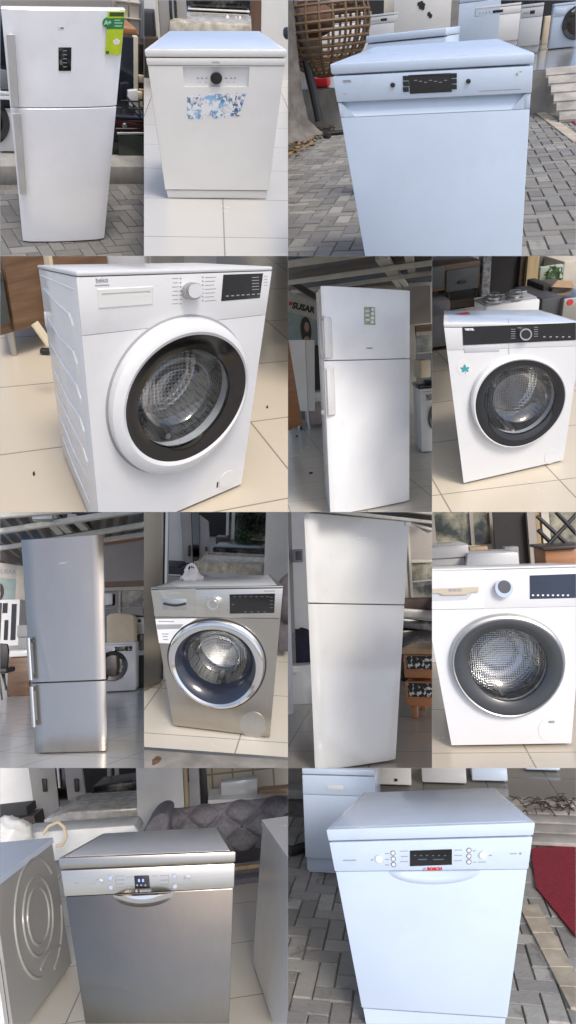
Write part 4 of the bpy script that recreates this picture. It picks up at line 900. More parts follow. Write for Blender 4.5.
part(ww, 'body', box(NB(), x0, x1 + .3, y_ + .02, y_ + .5, .03, z1 + .05, .01), WHITE); part(ww, 'base', box(NB(), x0, x1 + .3, y_, y_ + .5, .0, .09, .02), CREAMW)
part(ww, 'glass_door', DR.bx(NB(), 262, 262, 300, 316, y_ - .01, .02, .004), SMOKE if 0 else plain('grey_film_panel', (.5, .49, .45), .25)); part(ww, 'lower_panel', DR.bx(NB(), 264, 318, 300, 334, y_ - .012, .03, .006), CREAM)
solo(DB, 'debris', 'small dark scrap lying on the beige floor left of the machine', 'scrap', slab_h(NB(), [(v.x, v.y) for v in (DB.hit(33, 475), DB.hit(35, 473.6), DB.hit(35.2, 475), DB.hit(33.4, 476.2))], .0, .012), DARK)
solo(DB, 'debris', 'tiny dark scrap on the floor right of the machine', 'scrap', slab_h(NB(), [(v.x, v.y) for v in (DB.hit(266.3, 407.7), DB.hit(268.2, 407.3), DB.hit(268, 408.3), DB.hit(266.6, 408.4))], .0, .01), DARK)
bm = NB(); bar(bm, DB.hit(40.5, 350.5, .02), DB.hit(50, 351, .02), .035, .02)
solo(DB, 'scrap', 'flat dark piece under the beige strip beside the machine', 'scrap', bm, DARK)
solo(DB, 'post', 'cream upright post behind the left top corner of the washing machine', 'post', DB.bx(NB(), 50.3, 240, 53.8, 300, Yc - .1, .04, z0=0), CREAM)

# ================================================================== E: white fridge under the corrugated roof
e = SPOT['E']
ground(e, 'floor', tile('beige_matt_tiles', (.66, .62, .53), .62, .1, (.1, .1), rough=.2), BIG)
r = thing(e, 'fridge', 'white two-door fridge with pale green sticker, standing under the corrugated roof', 'fridge')
_, zs = e.n(365, 360.2)
u, l = fridge(e, r, zs, WHITEE, WHITE, .014)
part(u, 'badge', pxbox(e, NB(), 366.5, 347.5, 372.5, 348.8, -.0165, -.006, .0005), MIDG, True)
for t_, (pa, pb) in (('u', ((327.5, 317), (328.5, 358))), ('l', ((330.2, 367), (331.2, 415)))):
    xa, za = e.n(*pa); xb, zb = e.n(*pb)
    part(u if t_ == 'u' else l, 'handle', box(NB(), xa - .032, xa + .028, -.022, -.001, zb, za, .01), CREAMW, True)
for py in (318, 356.5, 367, 412.5): 
    bm = NB(); pxbox(e, bm, 321.3, py - 2, 324.6, py + 2.2, -.012, .03, .003); part(u if py < 360 else l, 'hinge_clip', bm, MIDG, True)
s = thing(e, 'energy_sticker', 'pale green label on the fridge under the corrugated roof', 'sticker', e.warp(Vector((0, -.01, 1.4))))
part(s, 'label_sheet', pxbox(e, NB(), 364.2, 307, 375.2, 324.8, -.0165, -.004), patches('sage_label', (.2, .26, .13), (.4, .45, .32), 22, .4, .6, .4), True)
bm = NB()
for k in range(4): pxdisc(e, bm, 372.5, 309.5 + k * 4.2, 1.7, -.0172, -.0163, 14)
for k in range(3): pxbox(e, bm, 365.5, 310 + k * 4.5, 369.5, 311.6 + k * 4.5, -.0172, -.0163)
part(s, 'label_print', bm, WPRINT, True)
# roof: corrugated sheets on pale beams
def roof(fr, z, x0, x1, y0, y1, yaw, label):
    f = fr.rot(yaw); bm = NB(); n = int((x1 - x0) / .03); prev = None
    for i in range(n + 1):
        x = x0 + (x1 - x0) * i / n; zz = z + .025 * math.sin(x * 2 * math.pi / .19)
        cur = [bm.verts.new((x, yy, zz)) for yy in (y0, y1)]
        if prev: bm.faces.new((prev[0], prev[1], cur[1], cur[0]))
        prev = cur
    t = NT('roof_sheet_' + label[:4]); v = t.coord((.7, .35, 1)); br = t.ramp(t.noise(v, 1.4, 2), (.1, .16, .24), (.14, .12, .095), .42, .5); c_ = t.mix(t.rng(t.noise(t.coord(), 6, 5), 0, .5), br, (.05, .045, .04)); t.set(c_, .55)
    rt = thing(f, 'roof', label, 'roof', (0, (y0 + y1) / 2, z)); part(rt, 'corrugated_sheet', bm, t.m); return f, rt
ez = 2.05
f, rt = roof(e, ez + .12, -6, 6, .5, 8.4, .12, 'corrugated brown and blue roof above the white fridge')
BEAM = plain('pale_painted_beam', (.5, .48, .42), .6)
for pa, pb in (((286, 264.5), (434, 243)), ((286, 283), (434, 262.5)), ((292, 292), (434, 272.5))): part(rt, 'beam', f.beam(NB(), pa, pb, ez, .09, .06), BEAM)
for pa, pb in (((380, 258), (401, 289)), ((383.5, 257), (409, 289)), ((409, 256), (412, 272))): part(rt, 'purlin', f.beam(NB(), pa, pb, ez + .07, .1, .06), BEAM)
# left: banner wall, cabinet, wood panel, boxes; right: wall, window, washing machine with hob
Ye = 5.2
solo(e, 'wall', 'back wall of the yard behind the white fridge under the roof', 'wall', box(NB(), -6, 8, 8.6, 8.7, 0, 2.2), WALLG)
solo(e, 'eaves_beam', 'sloping dark eaves beam above the shop banner', 'beam', e.pr(NB(), [(280, 272), (317, 294), (317, 300), (280, 279)], Ye - .1, .1), WOODD)
bn = thing(e, 'banner', 'shop banner with lettering and a dark-haired woman, left of the fridge', 'banner', e.vp(298, 345, Ye))
part(bn, 'title_sheet', e.pr(NB(), [(270, 283), (317, 303), (317, 320), (270, 306)], Ye, .06), plain('banner_white', (.42, .39, .33), .6))
part(bn, 'picture_sheet', e.pr(NB(), [(270, 306), (317, 320), (317, 420), (270, 420)], Ye + .01, .05), plain('banner_teal', (.26, .32, .3), .6))
bm = NB(); v = e.vp(303.5, 308, Ye - .004); text(bm, 'SUSAR', v.x, v.z, .125, v.y, rot=-.3, bold=.006); part(bn, 'lettering', bm, DARK)
v = e.vp(290.5, 303.5, Ye - .002); part(bn, 'red_emblem', disc(NB(), v.x, v.z, .03, v.y - .004, v.y + .002), RED)
def oval(px, py, wx, wz, yo, n=28): v = e.vp(px, py, Ye); return prism(NB(), [(v.x + wx * math.cos(t * 2 * math.pi / n), v.z + wz * math.sin(t * 2 * math.pi / n)) for t in range(n)], Ye - yo, Ye - yo + .012)
wmn = part(bn, 'woman_picture', oval(306, 330, .085, .2, .006), plain('hair_print', (.03, .02, .015), .6)); part(wmn, 'face_print', oval(306.6, 327, .038, .075, .009), plain('skin_print', (.34, .2, .14), .6)); part(wmn, 'shoulder_print', oval(306.6, 339, .045, .04, .008), plain('skin_print', (.34, .2, .14), .6))
cbt = thing(e, 'cabinet', 'narrow white cabinet below the banner left of the fridge', 'cabinet', e.hit(306, 413))
Yc2 = 4.3; x0, x1, z0, z1 = e.ext(288, 340, 313, 411, Yc2)
part(cbt, 'side_panel', e.pr(NB(), [(270, 340), (305, 340), (308, 411), (270, 411)], Yc2, .4), CREAMW); part(cbt, 'door', e.pr(NB(), [(305.3, 340), (314.5, 340), (315, 411), (308.3, 411)], Yc2 + .01, .4), WALLW)
for px in (298, 308): v = e.vp(px, 411, Yc2 + .1); part(cbt, 'leg', vtube(NB(), v.x, Yc2 + .12, 0, max(.05, v.z + .05), .02), CREAMW)
solo(e, 'panel', 'orange brown wooden panel leaning at the left edge beside the fridge', 'panel', e.pr(NB(), [(270, 338), (288.5, 340), (302.5, 424), (286, 432), (270, 432)], 3.2, .05, .004), WOODO)
v = e.ext(311, 392, 325, 401, 4.5); solo(e, 'box', 'white carton behind the left edge of the fridge', 'carton', e.bx(NB(), 312, 392, 326, 402, 4.4, .3, .01), CREAMW); solo(e, 'box', 'pinkish box under the white carton behind the fridge', 'box', e.bx(NB(), 309, 402, 326, 411.5, 4.38, .35, .01, z0=.06), plain('pink_beige', (.33, .27, .25), .7)); solo(e, 'pallet', 'dark low platform under the boxes behind the fridge', 'platform', box(NB(), e.vp(300, 411, 4.4).x, .3, 4.36, 5.0, 0, .055), DARK)
solo(e, 'shelf', 'dark shelving behind the fridge edge and white cabinet', 'shelving', e.bx(NB(), 313, 345, 330, 412, 4.9, .2, z0=0), DARK)
Yr = 4.6
solo(e, 'wall', 'grey beige wall panel under the roof right of the fridge', 'wall', e.bx(NB(), 404, 286, 430.5, 324, Yr, .1), WALLG)
wn = thing(e, 'window', 'dim shop window below the grey wall panel right of the fridge', 'window', e.vp(420, 400, Yr))
part(wn, 'header', e.bx(NB(), 416, 324.4, 440, 331, Yr + .01, .1), WOODB); part(wn, 'frame', e.bx(NB(), 409, 324.5, 416.2, 430, Yr - .01, .1, z0=0), BEIGE); part(wn, 'frame', e.bx(NB(), 416.5, 331.3, 440, 334.5, Yr - .008, .1), BEIGE); part(wn, 'transom', e.bx(NB(), 416.5, 351.5, 440, 352.8, Yr - .008, .05), BEIGE)
part(wn, 'pane', e.bx(NB(), 416.3, 334.6, 440, 351.3, Yr + .05, .03), VIEW); part(wn, 'pane', e.bx(NB(), 416.3, 353, 440, 420, Yr + .05, .03, z0=0), GLASSD)
solo(e, 'carton', 'beige cartons standing inside the shop window beside the fridge', 'carton', e.bx(NB(), 421.5, 360, 431, 384, Yr - .5, .3, .01, z0=.6), CREAM)
f2 = e.rot(-.25); Yw2 = f2.hit(426, 453).y; x0 = f2.vp(421.6, 452, Yw2).x; z1 = f2.vp(424, 389, Yw2).z
bg_washer(f2, x0, x0 + .6, 0, z1, Yw2, .55, 'white washing machine with a black hob on top, right of the roofed fridge', WHITE, BLACK, cxf=.5, czf=.55, rf=.36, disp=(.1, .5))
hb = thing(f2, 'hob', 'black gas hob lying on the washing machine by the fridge', 'hob', (x0 + .3, Yw2 + .2, z1)); part(hb, 'plate', box(NB(), x0 - .02, x0 + .58, Yw2 + .04, Yw2 + .5, z1 + .001, z1 + .04, .01), BLACK); bm = NB()
for k in range(3): lz = lathe_z(x0 + .12 + .16 * k, Yw2 + .2, [(0, z1 + .04), (.06, z1 + .04), (.05, z1 + .075), (0, z1 + .08)]); _merge(bm, lz)
part(hb, 'burner', bm, IRON)
for px, py in ((297, 436.5), (311, 473.5)):
    v = e.hit(px, py); solo(e, 'debris', 'small dark pebble on the floor ' + ('near the wooden panel' if px < 300 else 'close to the fridge corner'), 'pebble', lathe_z(v.x, v.y, [(0, 0), (.022, .002), (.018, .014), (0, .018)], 9), DARK)

# ================================================================== F: white washing machine with leaf sticker
f = SPOT['F']
ground(f, 'floor', tile('cream_tiles', (.6, .53, .41), .62, .06, (-.17, .12), rough=.2), BIG)
r = thing(f, 'washing_machine', 'white washing machine with black control strip and round leaf sticker', 'washing machine')
P4 = lambda x, y: (432 + x / 4, 256 + y / 4)
o = ell(f, P4(157, 625), P4(536, 550), P4(375, 396), P4(340, 763), -.025); k_ = ell(f, P4(176, 630), P4(533, 550), P4(365, 416), P4(350, 759), -.035); g = ell(f, P4(214, 610), P4(492, 560), P4(362, 444), P4(340, 712), -.02)
zt = f.H - .022; zp = (f.n(*P4(70, 402))[1] + f.n(*P4(520, 340))[1]) / 2
washer_body(f, r, g[:2] + (g[2] * 1.1, g[3] * 1.1), zt, zp, WHITE, WTOP)
W, H, D = f.W, f.H, f.D; w = W / 2
cp = part(r, 'control_panel', box(NB(), -w + .001, w - .001, -.001, .03, zp - .0002, zt - .0008, .001), WHITE, True)
bs = part(cp, 'black_strip', pxpoly(f, NB(), [P4(122, 284), P4(600, 266), P4(600, 335), P4(125, 357)], -.004, .005), BLACK, True)
marks(f, bs, [P4(445 + 25 * k, 321) + P4(454 + 25 * k, 326) for k in range(5)] + [P4(316, 292 + 9 * k) + P4(334, 294 + 9 * k) for k in range(5)] + [P4(408, 284 + 9 * k) + P4(424, 286 + 9 * k) for k in range(5)], GREYM, -.0046)
bm = NB(); pxtext(f, bm, 'VESTEL', *P4(150, 294), 1.9, -.0046, bold=.0008); part(bs, 'badge_lettering', bm, WPRINT, True)
kb = part(cp, 'knob', pxdisc(f, NB(), *P4(376, 314), 6.6, -.03, 0, 48), CHROME, True); part(kb, 'knob_cap', pxdisc(f, NB(), *P4(377, 314), 4.9, -.033, -.028, 40), BLACKM, True)
part(cp, 'detergent_drawer', pxbox(f, NB(), *P4(128, 360), *P4(270, 384), -.003, .006, .002), GREYE, True)
bm = NB(); pxbox(f, bm, *P4(306.5, 250), *P4(308.2, 395), -.0013, .001); part(cp, 'panel_seam', bm, MIDG, True)
washer_drum(f, r, g, .075, .33)
dr = part(r, 'door', ring_l(NB(), o, k_, [(-.02, .002), (0, -.012), (.3, -.032), (.7, -.04), (1, -.036), (1.01, -.01)]), WHITE, True)
part(dr, 'dark_ring', ring_l(NB(), k_, g, [(0, -.037), (.25, -.038), (.7, -.03), (.95, -.022), (1, -.008)]), BLACK, True); washer_bowl(f, dr, g, -.02, .09)
part(r, 'filter_cover', pxdisc(f, NB(), *P4(478, 802), 7.4, -.0015, .004, 40), WHITE, True)
s = thing(f, 'sticker', 'round white sticker with a teal leaf on the washing machine front', 'sticker', f.warp(Vector((-.2, 0, .6))))
part(s, 'label_sheet', pxdisc(f, NB(), *P4(131, 447), 8.4, -.0015, .002, 40), CREAMW, True)
X, Z = f.n(*P4(132, 452), -.002); bm = NB(); pts = []
for k in range(5):
    th = math.pi / 2 + (k - 2) * 1.0; L_ = .027 if k == 2 else .024 if k in (1, 3) else .019; ca, sa = math.cos(th), math.sin(th)
    q = [(0, 0), (.4 * L_, .22 * L_), (.68 * L_, .24 * L_), (L_, 0), (.68 * L_, -.24 * L_), (.4 * L_, -.22 * L_)]; prism(bm, [(X + u * ca - v * sa, Z - .005 + u * sa + v * ca) for u, v in q], -.0022 - k * .00015, -.0014)
prism(bm, [(X - .0015, Z - .022), (X + .0015, Z - .022), (X + .0012, Z), (X - .0012, Z)], -.0031, -.0014); part(s, 'leaf_print', bm, plain('teal_print', (.04, .3, .33), .5), True)
solo(f, 'tag', 'small red tag lying on top of the leaf-sticker washing machine', 'tag', (lambda p: box(NB(), p.x, p.x + .09, p.y, p.y + .03, p.z + .001, p.z + .004))(f.hit(452.5, 316.5, f.warp(Vector((-.2, .3, f.H))).z)), RED)
# behind
sb = thing(f, 'sideboard', 'walnut sideboard with grey drawer fronts behind the washing machine, left', 'sideboard', f.hit(455, 372))
Yf = 2.7
x0, x1, z0, z1 = f.ext(400, 265.5, 480, 300, Yf)
bt = f.vp(450, 340, Yf).z
part(sb, 'carcass', f.bx(NB(), 400, 265.5, 480, 291, Yf + .02, .45, .006), WOODB)
for l, rr in ((400, 444), (446.5, 478.5)): q = part(sb, 'drawer', f.bx(NB(), l, 268.5, rr, 290, Yf, .03, .004), plain('slate_drawer', (.1, .105, .105), .5)); part(q, 'handle', f.bx(NB(), (l + rr) / 2 - 4, 281, (l + rr) / 2 + 4, 283.5, Yf - .02, .02, .004), BLACKM)
part(sb, 'base', f.bx(NB(), 400, 302, 485, 310, Yf + .05, .4), WOODD)
for px in (436, 448, 476): p = f.vp(px, 291, Yf + .05); q = f.vp(px + 1, 302, Yf + .05); part(sb, 'leg', tube(NB(), [p, q], [.02, .012]), WOODD)
part(sb, 'back_panel', f.bx(NB(), 400, 291, 486, 311, Yf + .42, .04), DARK)
sf = thing(f, 'sofa', 'grey sofa below the sideboard at the left edge behind the washing machine', 'sofa', f.hit(440, 365)); Yg = 2.2
part(sf, 'seat', f.bx(NB(), 380, 318, 452, 352, Yg, .6, .05), plain('grey_sofa_fabric', (.2, .19, .185), .9, scale=14, bump=.4)); part(sf, 'base', f.bx(NB(), 380, 352, 452, 366, Yg + .03, .5, .01, z0=0), WOODD); part(sf, 'backrest', f.bx(NB(), 380, 303, 452, 325, Yg + .4, .2, .05), plain('grey_sofa_fabric', (.2, .19, .185), .9))
solo(f, 'wall', 'interior wall behind the golden door frame, shade painted in', 'wall', box(NB(), -5, 7, 3.7, 3.8, -.2, 4), DARK)
dw = thing(f, 'doorway', 'open doorway with golden wooden frame behind the cooker, its depth a painted dark sheet', 'doorway', f.vp(505, 300, 5)); 
part(dw, 'opening', f.bx(NB(), 491.5, 240, 522, 300, 2.75, .05, z0=0), DARK); part(dw, 'jamb', f.bx(NB(), 520, 240, 527, 300, 2.7, .14, z0=0), WOODD); part(dw, 'jamb', f.bx(NB(), 527.2, 240, 538.5, 297.5, 2.66, .16, z0=0), GOLDW); part(dw, 'jamb', f.bx(NB(), 483, 240, 491, 300, 2.7, .1, z0=0), plain('pebbled_jamb', (.3, .3, .3), .8, var=.7, scale=30))  # opening: a dark sheet painted in for the unlit depth
solo(f, 'window', 'bright shop window at the top left behind the sideboard', 'window', f.bx(NB(), 430, 230, 484, 268, 3.5, .05), patches('bright_window', (.3, .33, .36), (.62, .66, .7), 3, .4, .6, .2))
ck = thing(f, 'cooker', 'white cooker with steel burners directly behind the leaf-sticker machine', 'cooker', f.vp(512, 340, 1.6)); Yk2 = 1.55
x0, x1, z0, z1 = f.ext(486, 303, 539.5, 311, Yk2); dk_ = f.hit(512, 295, z1).y - Yk2; part(ck, 'body', box(NB(), x0, x1, Yk2, Yk2 + dk_, 0, z1, .01), WHITE)
part(ck, 'grid', box(NB(), x0 + .01, x1 - .01, Yk2 + .03, Yk2 + dk_ - .02, z1 + .001, z1 + .012, .003), MIDG)
for px in (494, 514.5):
  for yy in (dk_ * .3, dk_ * .75):
    v = f.vp(px, 300, Yk2 + yy); part(ck, 'burner', lathe_z(v.x, Yk2 + yy, [(0, z1 + .012), (.06, z1 + .012), (.06, z1 + .025), (.04, z1 + .03), (.04, z1 + .045), (0, z1 + .05)], 20), ALU)
part(ck, 'back_bar', box(NB(), x0, x1, Yk2 + dk_ - .015, Yk2 + dk_, z1 + .001, z1 + .02, .004), ALU)
solo(f, 'oven', 'dark grey oven right of the white cooker', 'oven', f.bx(NB(), 541, 298, 562, 330, 1.9, .5, .01, z0=0), plain('graphite', (.06, .06, .065), .4)); o_ = f.bx(NB(), 562.5, 297, 590, 330, 1.85, .5, .01, z0=0); solo(f, 'oven', 'steel oven with a red mark at the right edge', 'oven', o_, STEELD)
v = f.vp(570.5, 302.5, 1.84); solo(f, 'tag', 'round red tag on the steel oven at the right edge', 'tag', disc(NB(), v.x, v.z, .025, 1.842, 1.85), RED)
bx_ = thing(f, 'box', 'open cardboard box with flaps above the dark oven', 'box', f.vp(560, 296, 2.1)); part(bx_, 'body', f.bx(NB(), 552, 286, 573, 297, 2.1, .3, .01), plain('dark_box', (.08, .07, .06), .7)); part(bx_, 'flap', f.pr(NB(), [(552, 287), (558, 280.5), (572, 281), (573, 288)], 2.08, .015), KRAFT)
solo(f, 'box', 'dark box standing left of the open cardboard box', 'box', f.bx(NB(), 543, 285, 551.5, 297.5, 2.15, .3, .01), DARK)
pb = thing(f, 'plant_box', 'glass-fronted box with green leaves at the top right', 'plant box', f.vp(553, 284, 2.7)); part(pb, 'panel', f.bx(NB(), 540, 266, 563, 285, 2.8, .05, .01), plain('pale_green_panel', (.36, .42, .36), .5)); bm = NB(); rnd = random.Random(4)
for k in range(60): p = f.vp(rnd.uniform(545, 562), rnd.uniform(268, 283), 2.7 + rnd.uniform(0, .08)); s_ = .04; bm.faces.new([bm.verts.new(p + Vector((rnd.uniform(-s_, s_), rnd.uniform(-.02, .02), rnd.uniform(-s_, s_)))) for _ in range(3)])
part(pb, 'leaves', bm, LEAF)
solo(f, 'machine', 'cream-coloured machine at the top right corner behind the boxes', 'machine', f.bx(NB(), 563, 259, 600, 290, 2.9, .4, .02), BEIGE); solo(f, 'wall', 'dark grey awning wall at the top right', 'wall', f.bx(NB(), 538.5, 225, 600, 264, 3.3, .1), plain('awning_grey', (.12, .12, .11), .8))
# ================================================================== G: tall steel fridge-freezer under the roof
g_ = SPOT['G']
ground(g_, 'floor', tile('grey_polished_tiles', (.62, .62, .61), .6, .5, (0, 0), rough=.13), [(-12, -3), (12, -3), (12, 40), (-12, 40)])
r = thing(g_, 'fridge', 'tall brushed steel fridge-freezer with two vertical bar handles, under the roof', 'fridge')
_, zs = g_.n(68, 682)
u, l = fridge(g_, r, zs, STEEL, ALU, .006)
for dr, p, q in ((u, (28.3, 638), (31, 680)), (l, (31.5, 686.5), (34, 727))):
    xa, za = g_.n(*p, -.045); xb, zb = g_.n(*q, -.045); bm = NB(); tube(bm, [(xa, -.045, za), (xb, -.045, zb)], .017, 12)
    for t in (.08, .92): box(bm, xa + (xb - xa) * t - .01, xa + (xb - xa) * t + .01, -.045, .004, za + (zb - za) * t - .015, za + (zb - za) * t + .015, .003)
    part(dr, 'handle', bm, ALU, True)
bm = NB(); pxtext(g_, bm, 'BOSCH', 63, 563, 1.6, -.0068, bold=.001); part(u, 'badge_lettering', bm, WPRINT, True)
gz = 2.35
f, rt = roof(g_, gz + .14, -7, 7, .6, 12, .15, 'corrugated brown and blue roof above the steel fridge')
for pa, pb in (((-4, 532), (146, 509)), ((-4, 549), (146, 524.5)), ((-4, 516), (70, 510)), ((104, 540), (146, 534))): part(rt, 'beam', f.beam(NB(), pa, pb, gz, .1, .07), BEAM)
for pa, pb in (((45, 516), (64, 537)), ((50, 513), (75, 537)), ((72, 516), (90, 533))): part(rt, 'purlin', f.beam(NB(), pa, pb, gz + .08, .12, .06), BEAM)
part(rt, 'bracket', (lambda v: box(NB(), v.x - .12, v.x + .12, v.y - .1, v.y + .1, gz - .06, gz + .08, .02))(f.hit(43, 516, gz)), ALU)
Yg = 6.4
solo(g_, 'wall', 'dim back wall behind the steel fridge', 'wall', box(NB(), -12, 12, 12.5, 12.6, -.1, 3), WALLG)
bn = thing(g_, 'banner', 'faded shop banner with a dark-haired figure left of the steel fridge', 'banner', g_.vp(10, 590, Yg))
part(bn, 'title_sheet', g_.pr(NB(), [(-20, 560), (24, 566), (24, 580), (-20, 576)], Yg, .06), plain('banner_white', (.42, .39, .33), .6)); part(bn, 'picture_sheet', g_.pr(NB(), [(-20, 576), (24, 580), (24, 640), (-20, 640)], Yg + .01, .05), plain('banner_teal', (.26, .32, .3), .6))
bm = NB(); v = g_.vp(7, 572, Yg - .004); text(bm, 'SUSAR', v.x, v.z, .11, v.y, rot=-.1, bold=.004); part(bn, 'lettering', bm, GREYM)
v = g_.vp(-1.5, 592, Yg); q = part(bn, 'woman_picture', prism(NB(), [(v.x + .09 * math.cos(t * .2244), v.z + .16 * math.sin(t * .2244)) for t in range(28)], Yg - .004, Yg + .006), plain('hair_print', (.03, .02, .015), .6)); part(q, 'face_print', prism(NB(), [(v.x + .04 * math.cos(t * .2244), v.z - .03 + .06 * math.sin(t * .2244)) for t in range(28)], Yg - .008, Yg), plain('skin_print', (.34, .2, .14), .6))
solo(g_, 'eaves_beam', 'dark sloping eaves beam at the left edge over the faded banner', 'beam', g_.pr(NB(), [(-10, 551), (22, 558), (22, 564), (-10, 558)], Yg - .1, .1), WOODD)
solo(g_, 'post', 'pale brick post between faded banner and steel fridge', 'post', g_.bx(NB(), 15.5, 566, 26, 628, Yg - .3, .2), BEIGE)
sh = thing(g_, 'cabinet', 'white glazed cabinet with dark panes at the left edge behind the steel fridge', 'cabinet', g_.vp(8, 650, 5.6)); Ys2 = 5.6
part(sh, 'frame', g_.bx(NB(), -20, 600, 19, 646, Ys2, .4), CREAMW)
for l_, t_, r_, b_ in ((2.5, 603, 7.5, 613), (11, 604, 16, 640), (4, 620, 8, 640), (-10, 603, 1, 640)): part(sh, 'pane', g_.bx(NB(), l_, t_, r_, b_, Ys2 - .01, .02), BLACK)
solo(g_, 'box', 'grey carton, upper of the pair left of the steel fridge', 'carton', g_.bx(NB(), 17, 625, 28, 637, 5.0, .3, .012), plain('grey_carton', (.3, .3, .29), .7), 'grey cartons by the steel fridge'); solo(g_, 'box', 'grey carton, lower of the pair left of the steel fridge', 'carton', g_.bx(NB(), 18, 637.4, 29, 650, 5.0, .3, .012), plain('grey_carton', (.3, .3, .29), .7), 'grey cartons by the steel fridge')
solo(g_, 'bed', 'low white-topped bench with slatted wooden front behind the steel fridge', 'bench', g_.bx(NB(), 8, 650, 30, 657, 4.7, .5, .03), CREAMW); solo(g_, 'crate', 'slatted wooden crate under the white bench behind the steel fridge', 'crate', g_.bx(NB(), 8, 657.4, 30, 668, 4.75, .5, .01, z0=0), WOODB)
chr_ = thing(g_, 'chair', 'black chair with thin metal legs at the left edge beside the steel fridge', 'chair', g_.hit(4, 705)); Yh = 3.6
bm = NB(); g_.pr(bm, [(-6, 643), (7, 644), (8.5, 652), (7, 668), (-6, 668)], Yh, .06, .012); part(chr_, 'backrest', bm, BLACKM)
part(chr_, 'seat', g_.bx(NB(), -8, 668.5, 6.5, 674, Yh - .25, .4, .02), BLACKM)
for p, q in (((2, 674), (9.5, 697)), ((-1, 674), (2, 700)), ((4, 674), (6, 690))): part(chr_, 'leg', tube(NB(), [g_.vp(*p, Yh - .05), g_.vp(*q, Yh - .1)], .012, 8), IRON)
# right: wall, windows, draped washing machine
Yr = 5.6
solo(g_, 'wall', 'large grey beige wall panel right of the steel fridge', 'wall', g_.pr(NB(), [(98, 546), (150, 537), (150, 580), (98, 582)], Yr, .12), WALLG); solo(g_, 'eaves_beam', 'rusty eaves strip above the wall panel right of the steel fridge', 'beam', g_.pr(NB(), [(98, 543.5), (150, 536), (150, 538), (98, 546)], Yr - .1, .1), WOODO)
wn = thing(g_, 'window', 'wide dim shop window right of the steel fridge', 'window', g_.vp(125, 610, Yr))
part(wn, 'header', g_.pr(NB(), [(98, 582), (150, 580), (150, 586), (98, 588)], Yr + .02, .1), WOODB); part(wn, 'frame', g_.pr(NB(), [(98, 588), (150, 586), (150, 590), (98, 591)], Yr - .02, .1), BEIGE); part(wn, 'frame', g_.bx(NB(), 118.5, 591, 120.5, 616, Yr - .02, .1), BEIGE); part(wn, 'transom', g_.bx(NB(), 98, 607.5, 150, 608.5, Yr, .05), MIDG)
part(wn, 'pane', g_.bx(NB(), 98, 591, 118.4, 660, Yr + .06, .03), GLASSD); part(wn, 'pane', g_.bx(NB(), 120.6, 590, 150, 607.4, Yr + .06, .03), VIEW); part(wn, 'pane', g_.bx(NB(), 120.6, 608.7, 150, 660, Yr + .06, .03), GLASSD)
part(wn, 'light_reflector', (lambda v: box(NB(), v.x - .05, v.x + .09, v.y, v.y + .05, v.z - .1, v.z + .1, .03))(g_.vp(107, 599, Yr - .12)), WHITE)
Yw = 4.6; x0, x1, z0, z1 = g_.ext(104, 642.5, 135.5, 697, Yw)
z0 = max(z0, 0)
bg_washer(g_, x1 - .62, x1, 0, z1, Yw, .55, 'white washing machine with black door, draped with cream cloth, right of the steel fridge', WHITE, BLACK, cxf=.46, czf=.53, rf=.35, disp=(.5, .92))
bm = NB(); p = [(106.5, 643.5)] + [(106.5, 616)] + [(110, 613.8), (116, 613), (124, 613.2), (131, 614.5), (134, 616.5)] + [(134.5, 643.5)]; g_.pr(bm, p, Yw + .02, .42, .02)
solo(g_, 'cloth_bundle', 'tall cream cloth-covered box on the washing machine by the steel fridge', 'covered box', bm, CREAM)
wm2 = thing(g_, 'washing_machine', 'grey white washing machine at the right edge beyond the draped one', 'washing machine', g_.vp(140, 652, 5.1)); part(wm2, 'body', g_.bx(NB(), 135, 617, 160, 655, 5.1, .3, .01), GREYE); part(wm2, 'control_panel', g_.bx(NB(), 135.5, 618, 160, 624, 5.09, .01), CREAMW); part(wm2, 'display', g_.bx(NB(), 138, 619, 141, 622.5, 5.085, .005), BLACK); part(wm2, 'door', (lambda v: disc(NB(), v.x, v.z, .13, 5.06, 5.1))(g_.vp(142, 642, 5.09)), SMOKE); solo(g_, 'base', 'dark stand under the grey machine at the right edge', 'stand', g_.bx(NB(), 134, 655.3, 160, 661, 5.1, .3, .005, z0=0), DARK)

# ================================================================== H: steel-coloured washing machine with chrome door ring
h = SPOT['H']
ground(h, 'floor', tile('cream_step_tiles', (.66, .61, .51), .62, .0, (-.15, .03), rough=.2), [(-6, h.hit(216, 752).y), (6, h.hit(216, 752).y), (6, 14), (-6, 14)])
ye = h.hit(216, 752).y
bm = box(NB(), -4, 4, ye - 1.0, ye - .003, -.5, -.012, .006); struct(h, 'step', bm, patches('worn_step_stone', (.2, .19, .17), (.36, .34, .3), 5, .35, .65, .8))
v = h.hit(162.5, 757, -.012); solo(h, 'stain', 'rusty brown stain on the step edge below the steel washing machine', 'stain', slab_h(NB(), [(v.x - .02 + (.02 + .003 * math.sin(t * 2.3)) * math.cos(t * .52), v.y - .04 + (.045 + .006 * math.sin(t * 1.7)) * math.sin(t * .52)) for t in range(12)], -.0115, -.009), plain('rust', (.13, .07, .035), .9, var=.6, scale=20))
r = thing(h, 'washing_machine', 'steel grey washing machine with chrome door ring and champagne control panel', 'washing machine')
P = lambda x, y: (144 + x / 4, 512 + y / 4)
o = ell(h, P(99, 620), P(485, 610), P(300, 434), P(290, 788), -.02); k_ = ell(h, P(125, 620), P(448, 612), P(288, 470), P(288, 769), -.03); g = ell(h, P(192, 590), P(392, 590), P(295, 492), P(295, 668), -.0)
gb = (k_[0] * .4 + g[0] * .6, k_[1] * .4 + g[1] * .6, g[2] * 1.22, g[3] * 1.22)
zt = h.H - .012; zp = (h.n(*P(45, 418))[1] + h.n(*P(535, 428))[1]) / 2
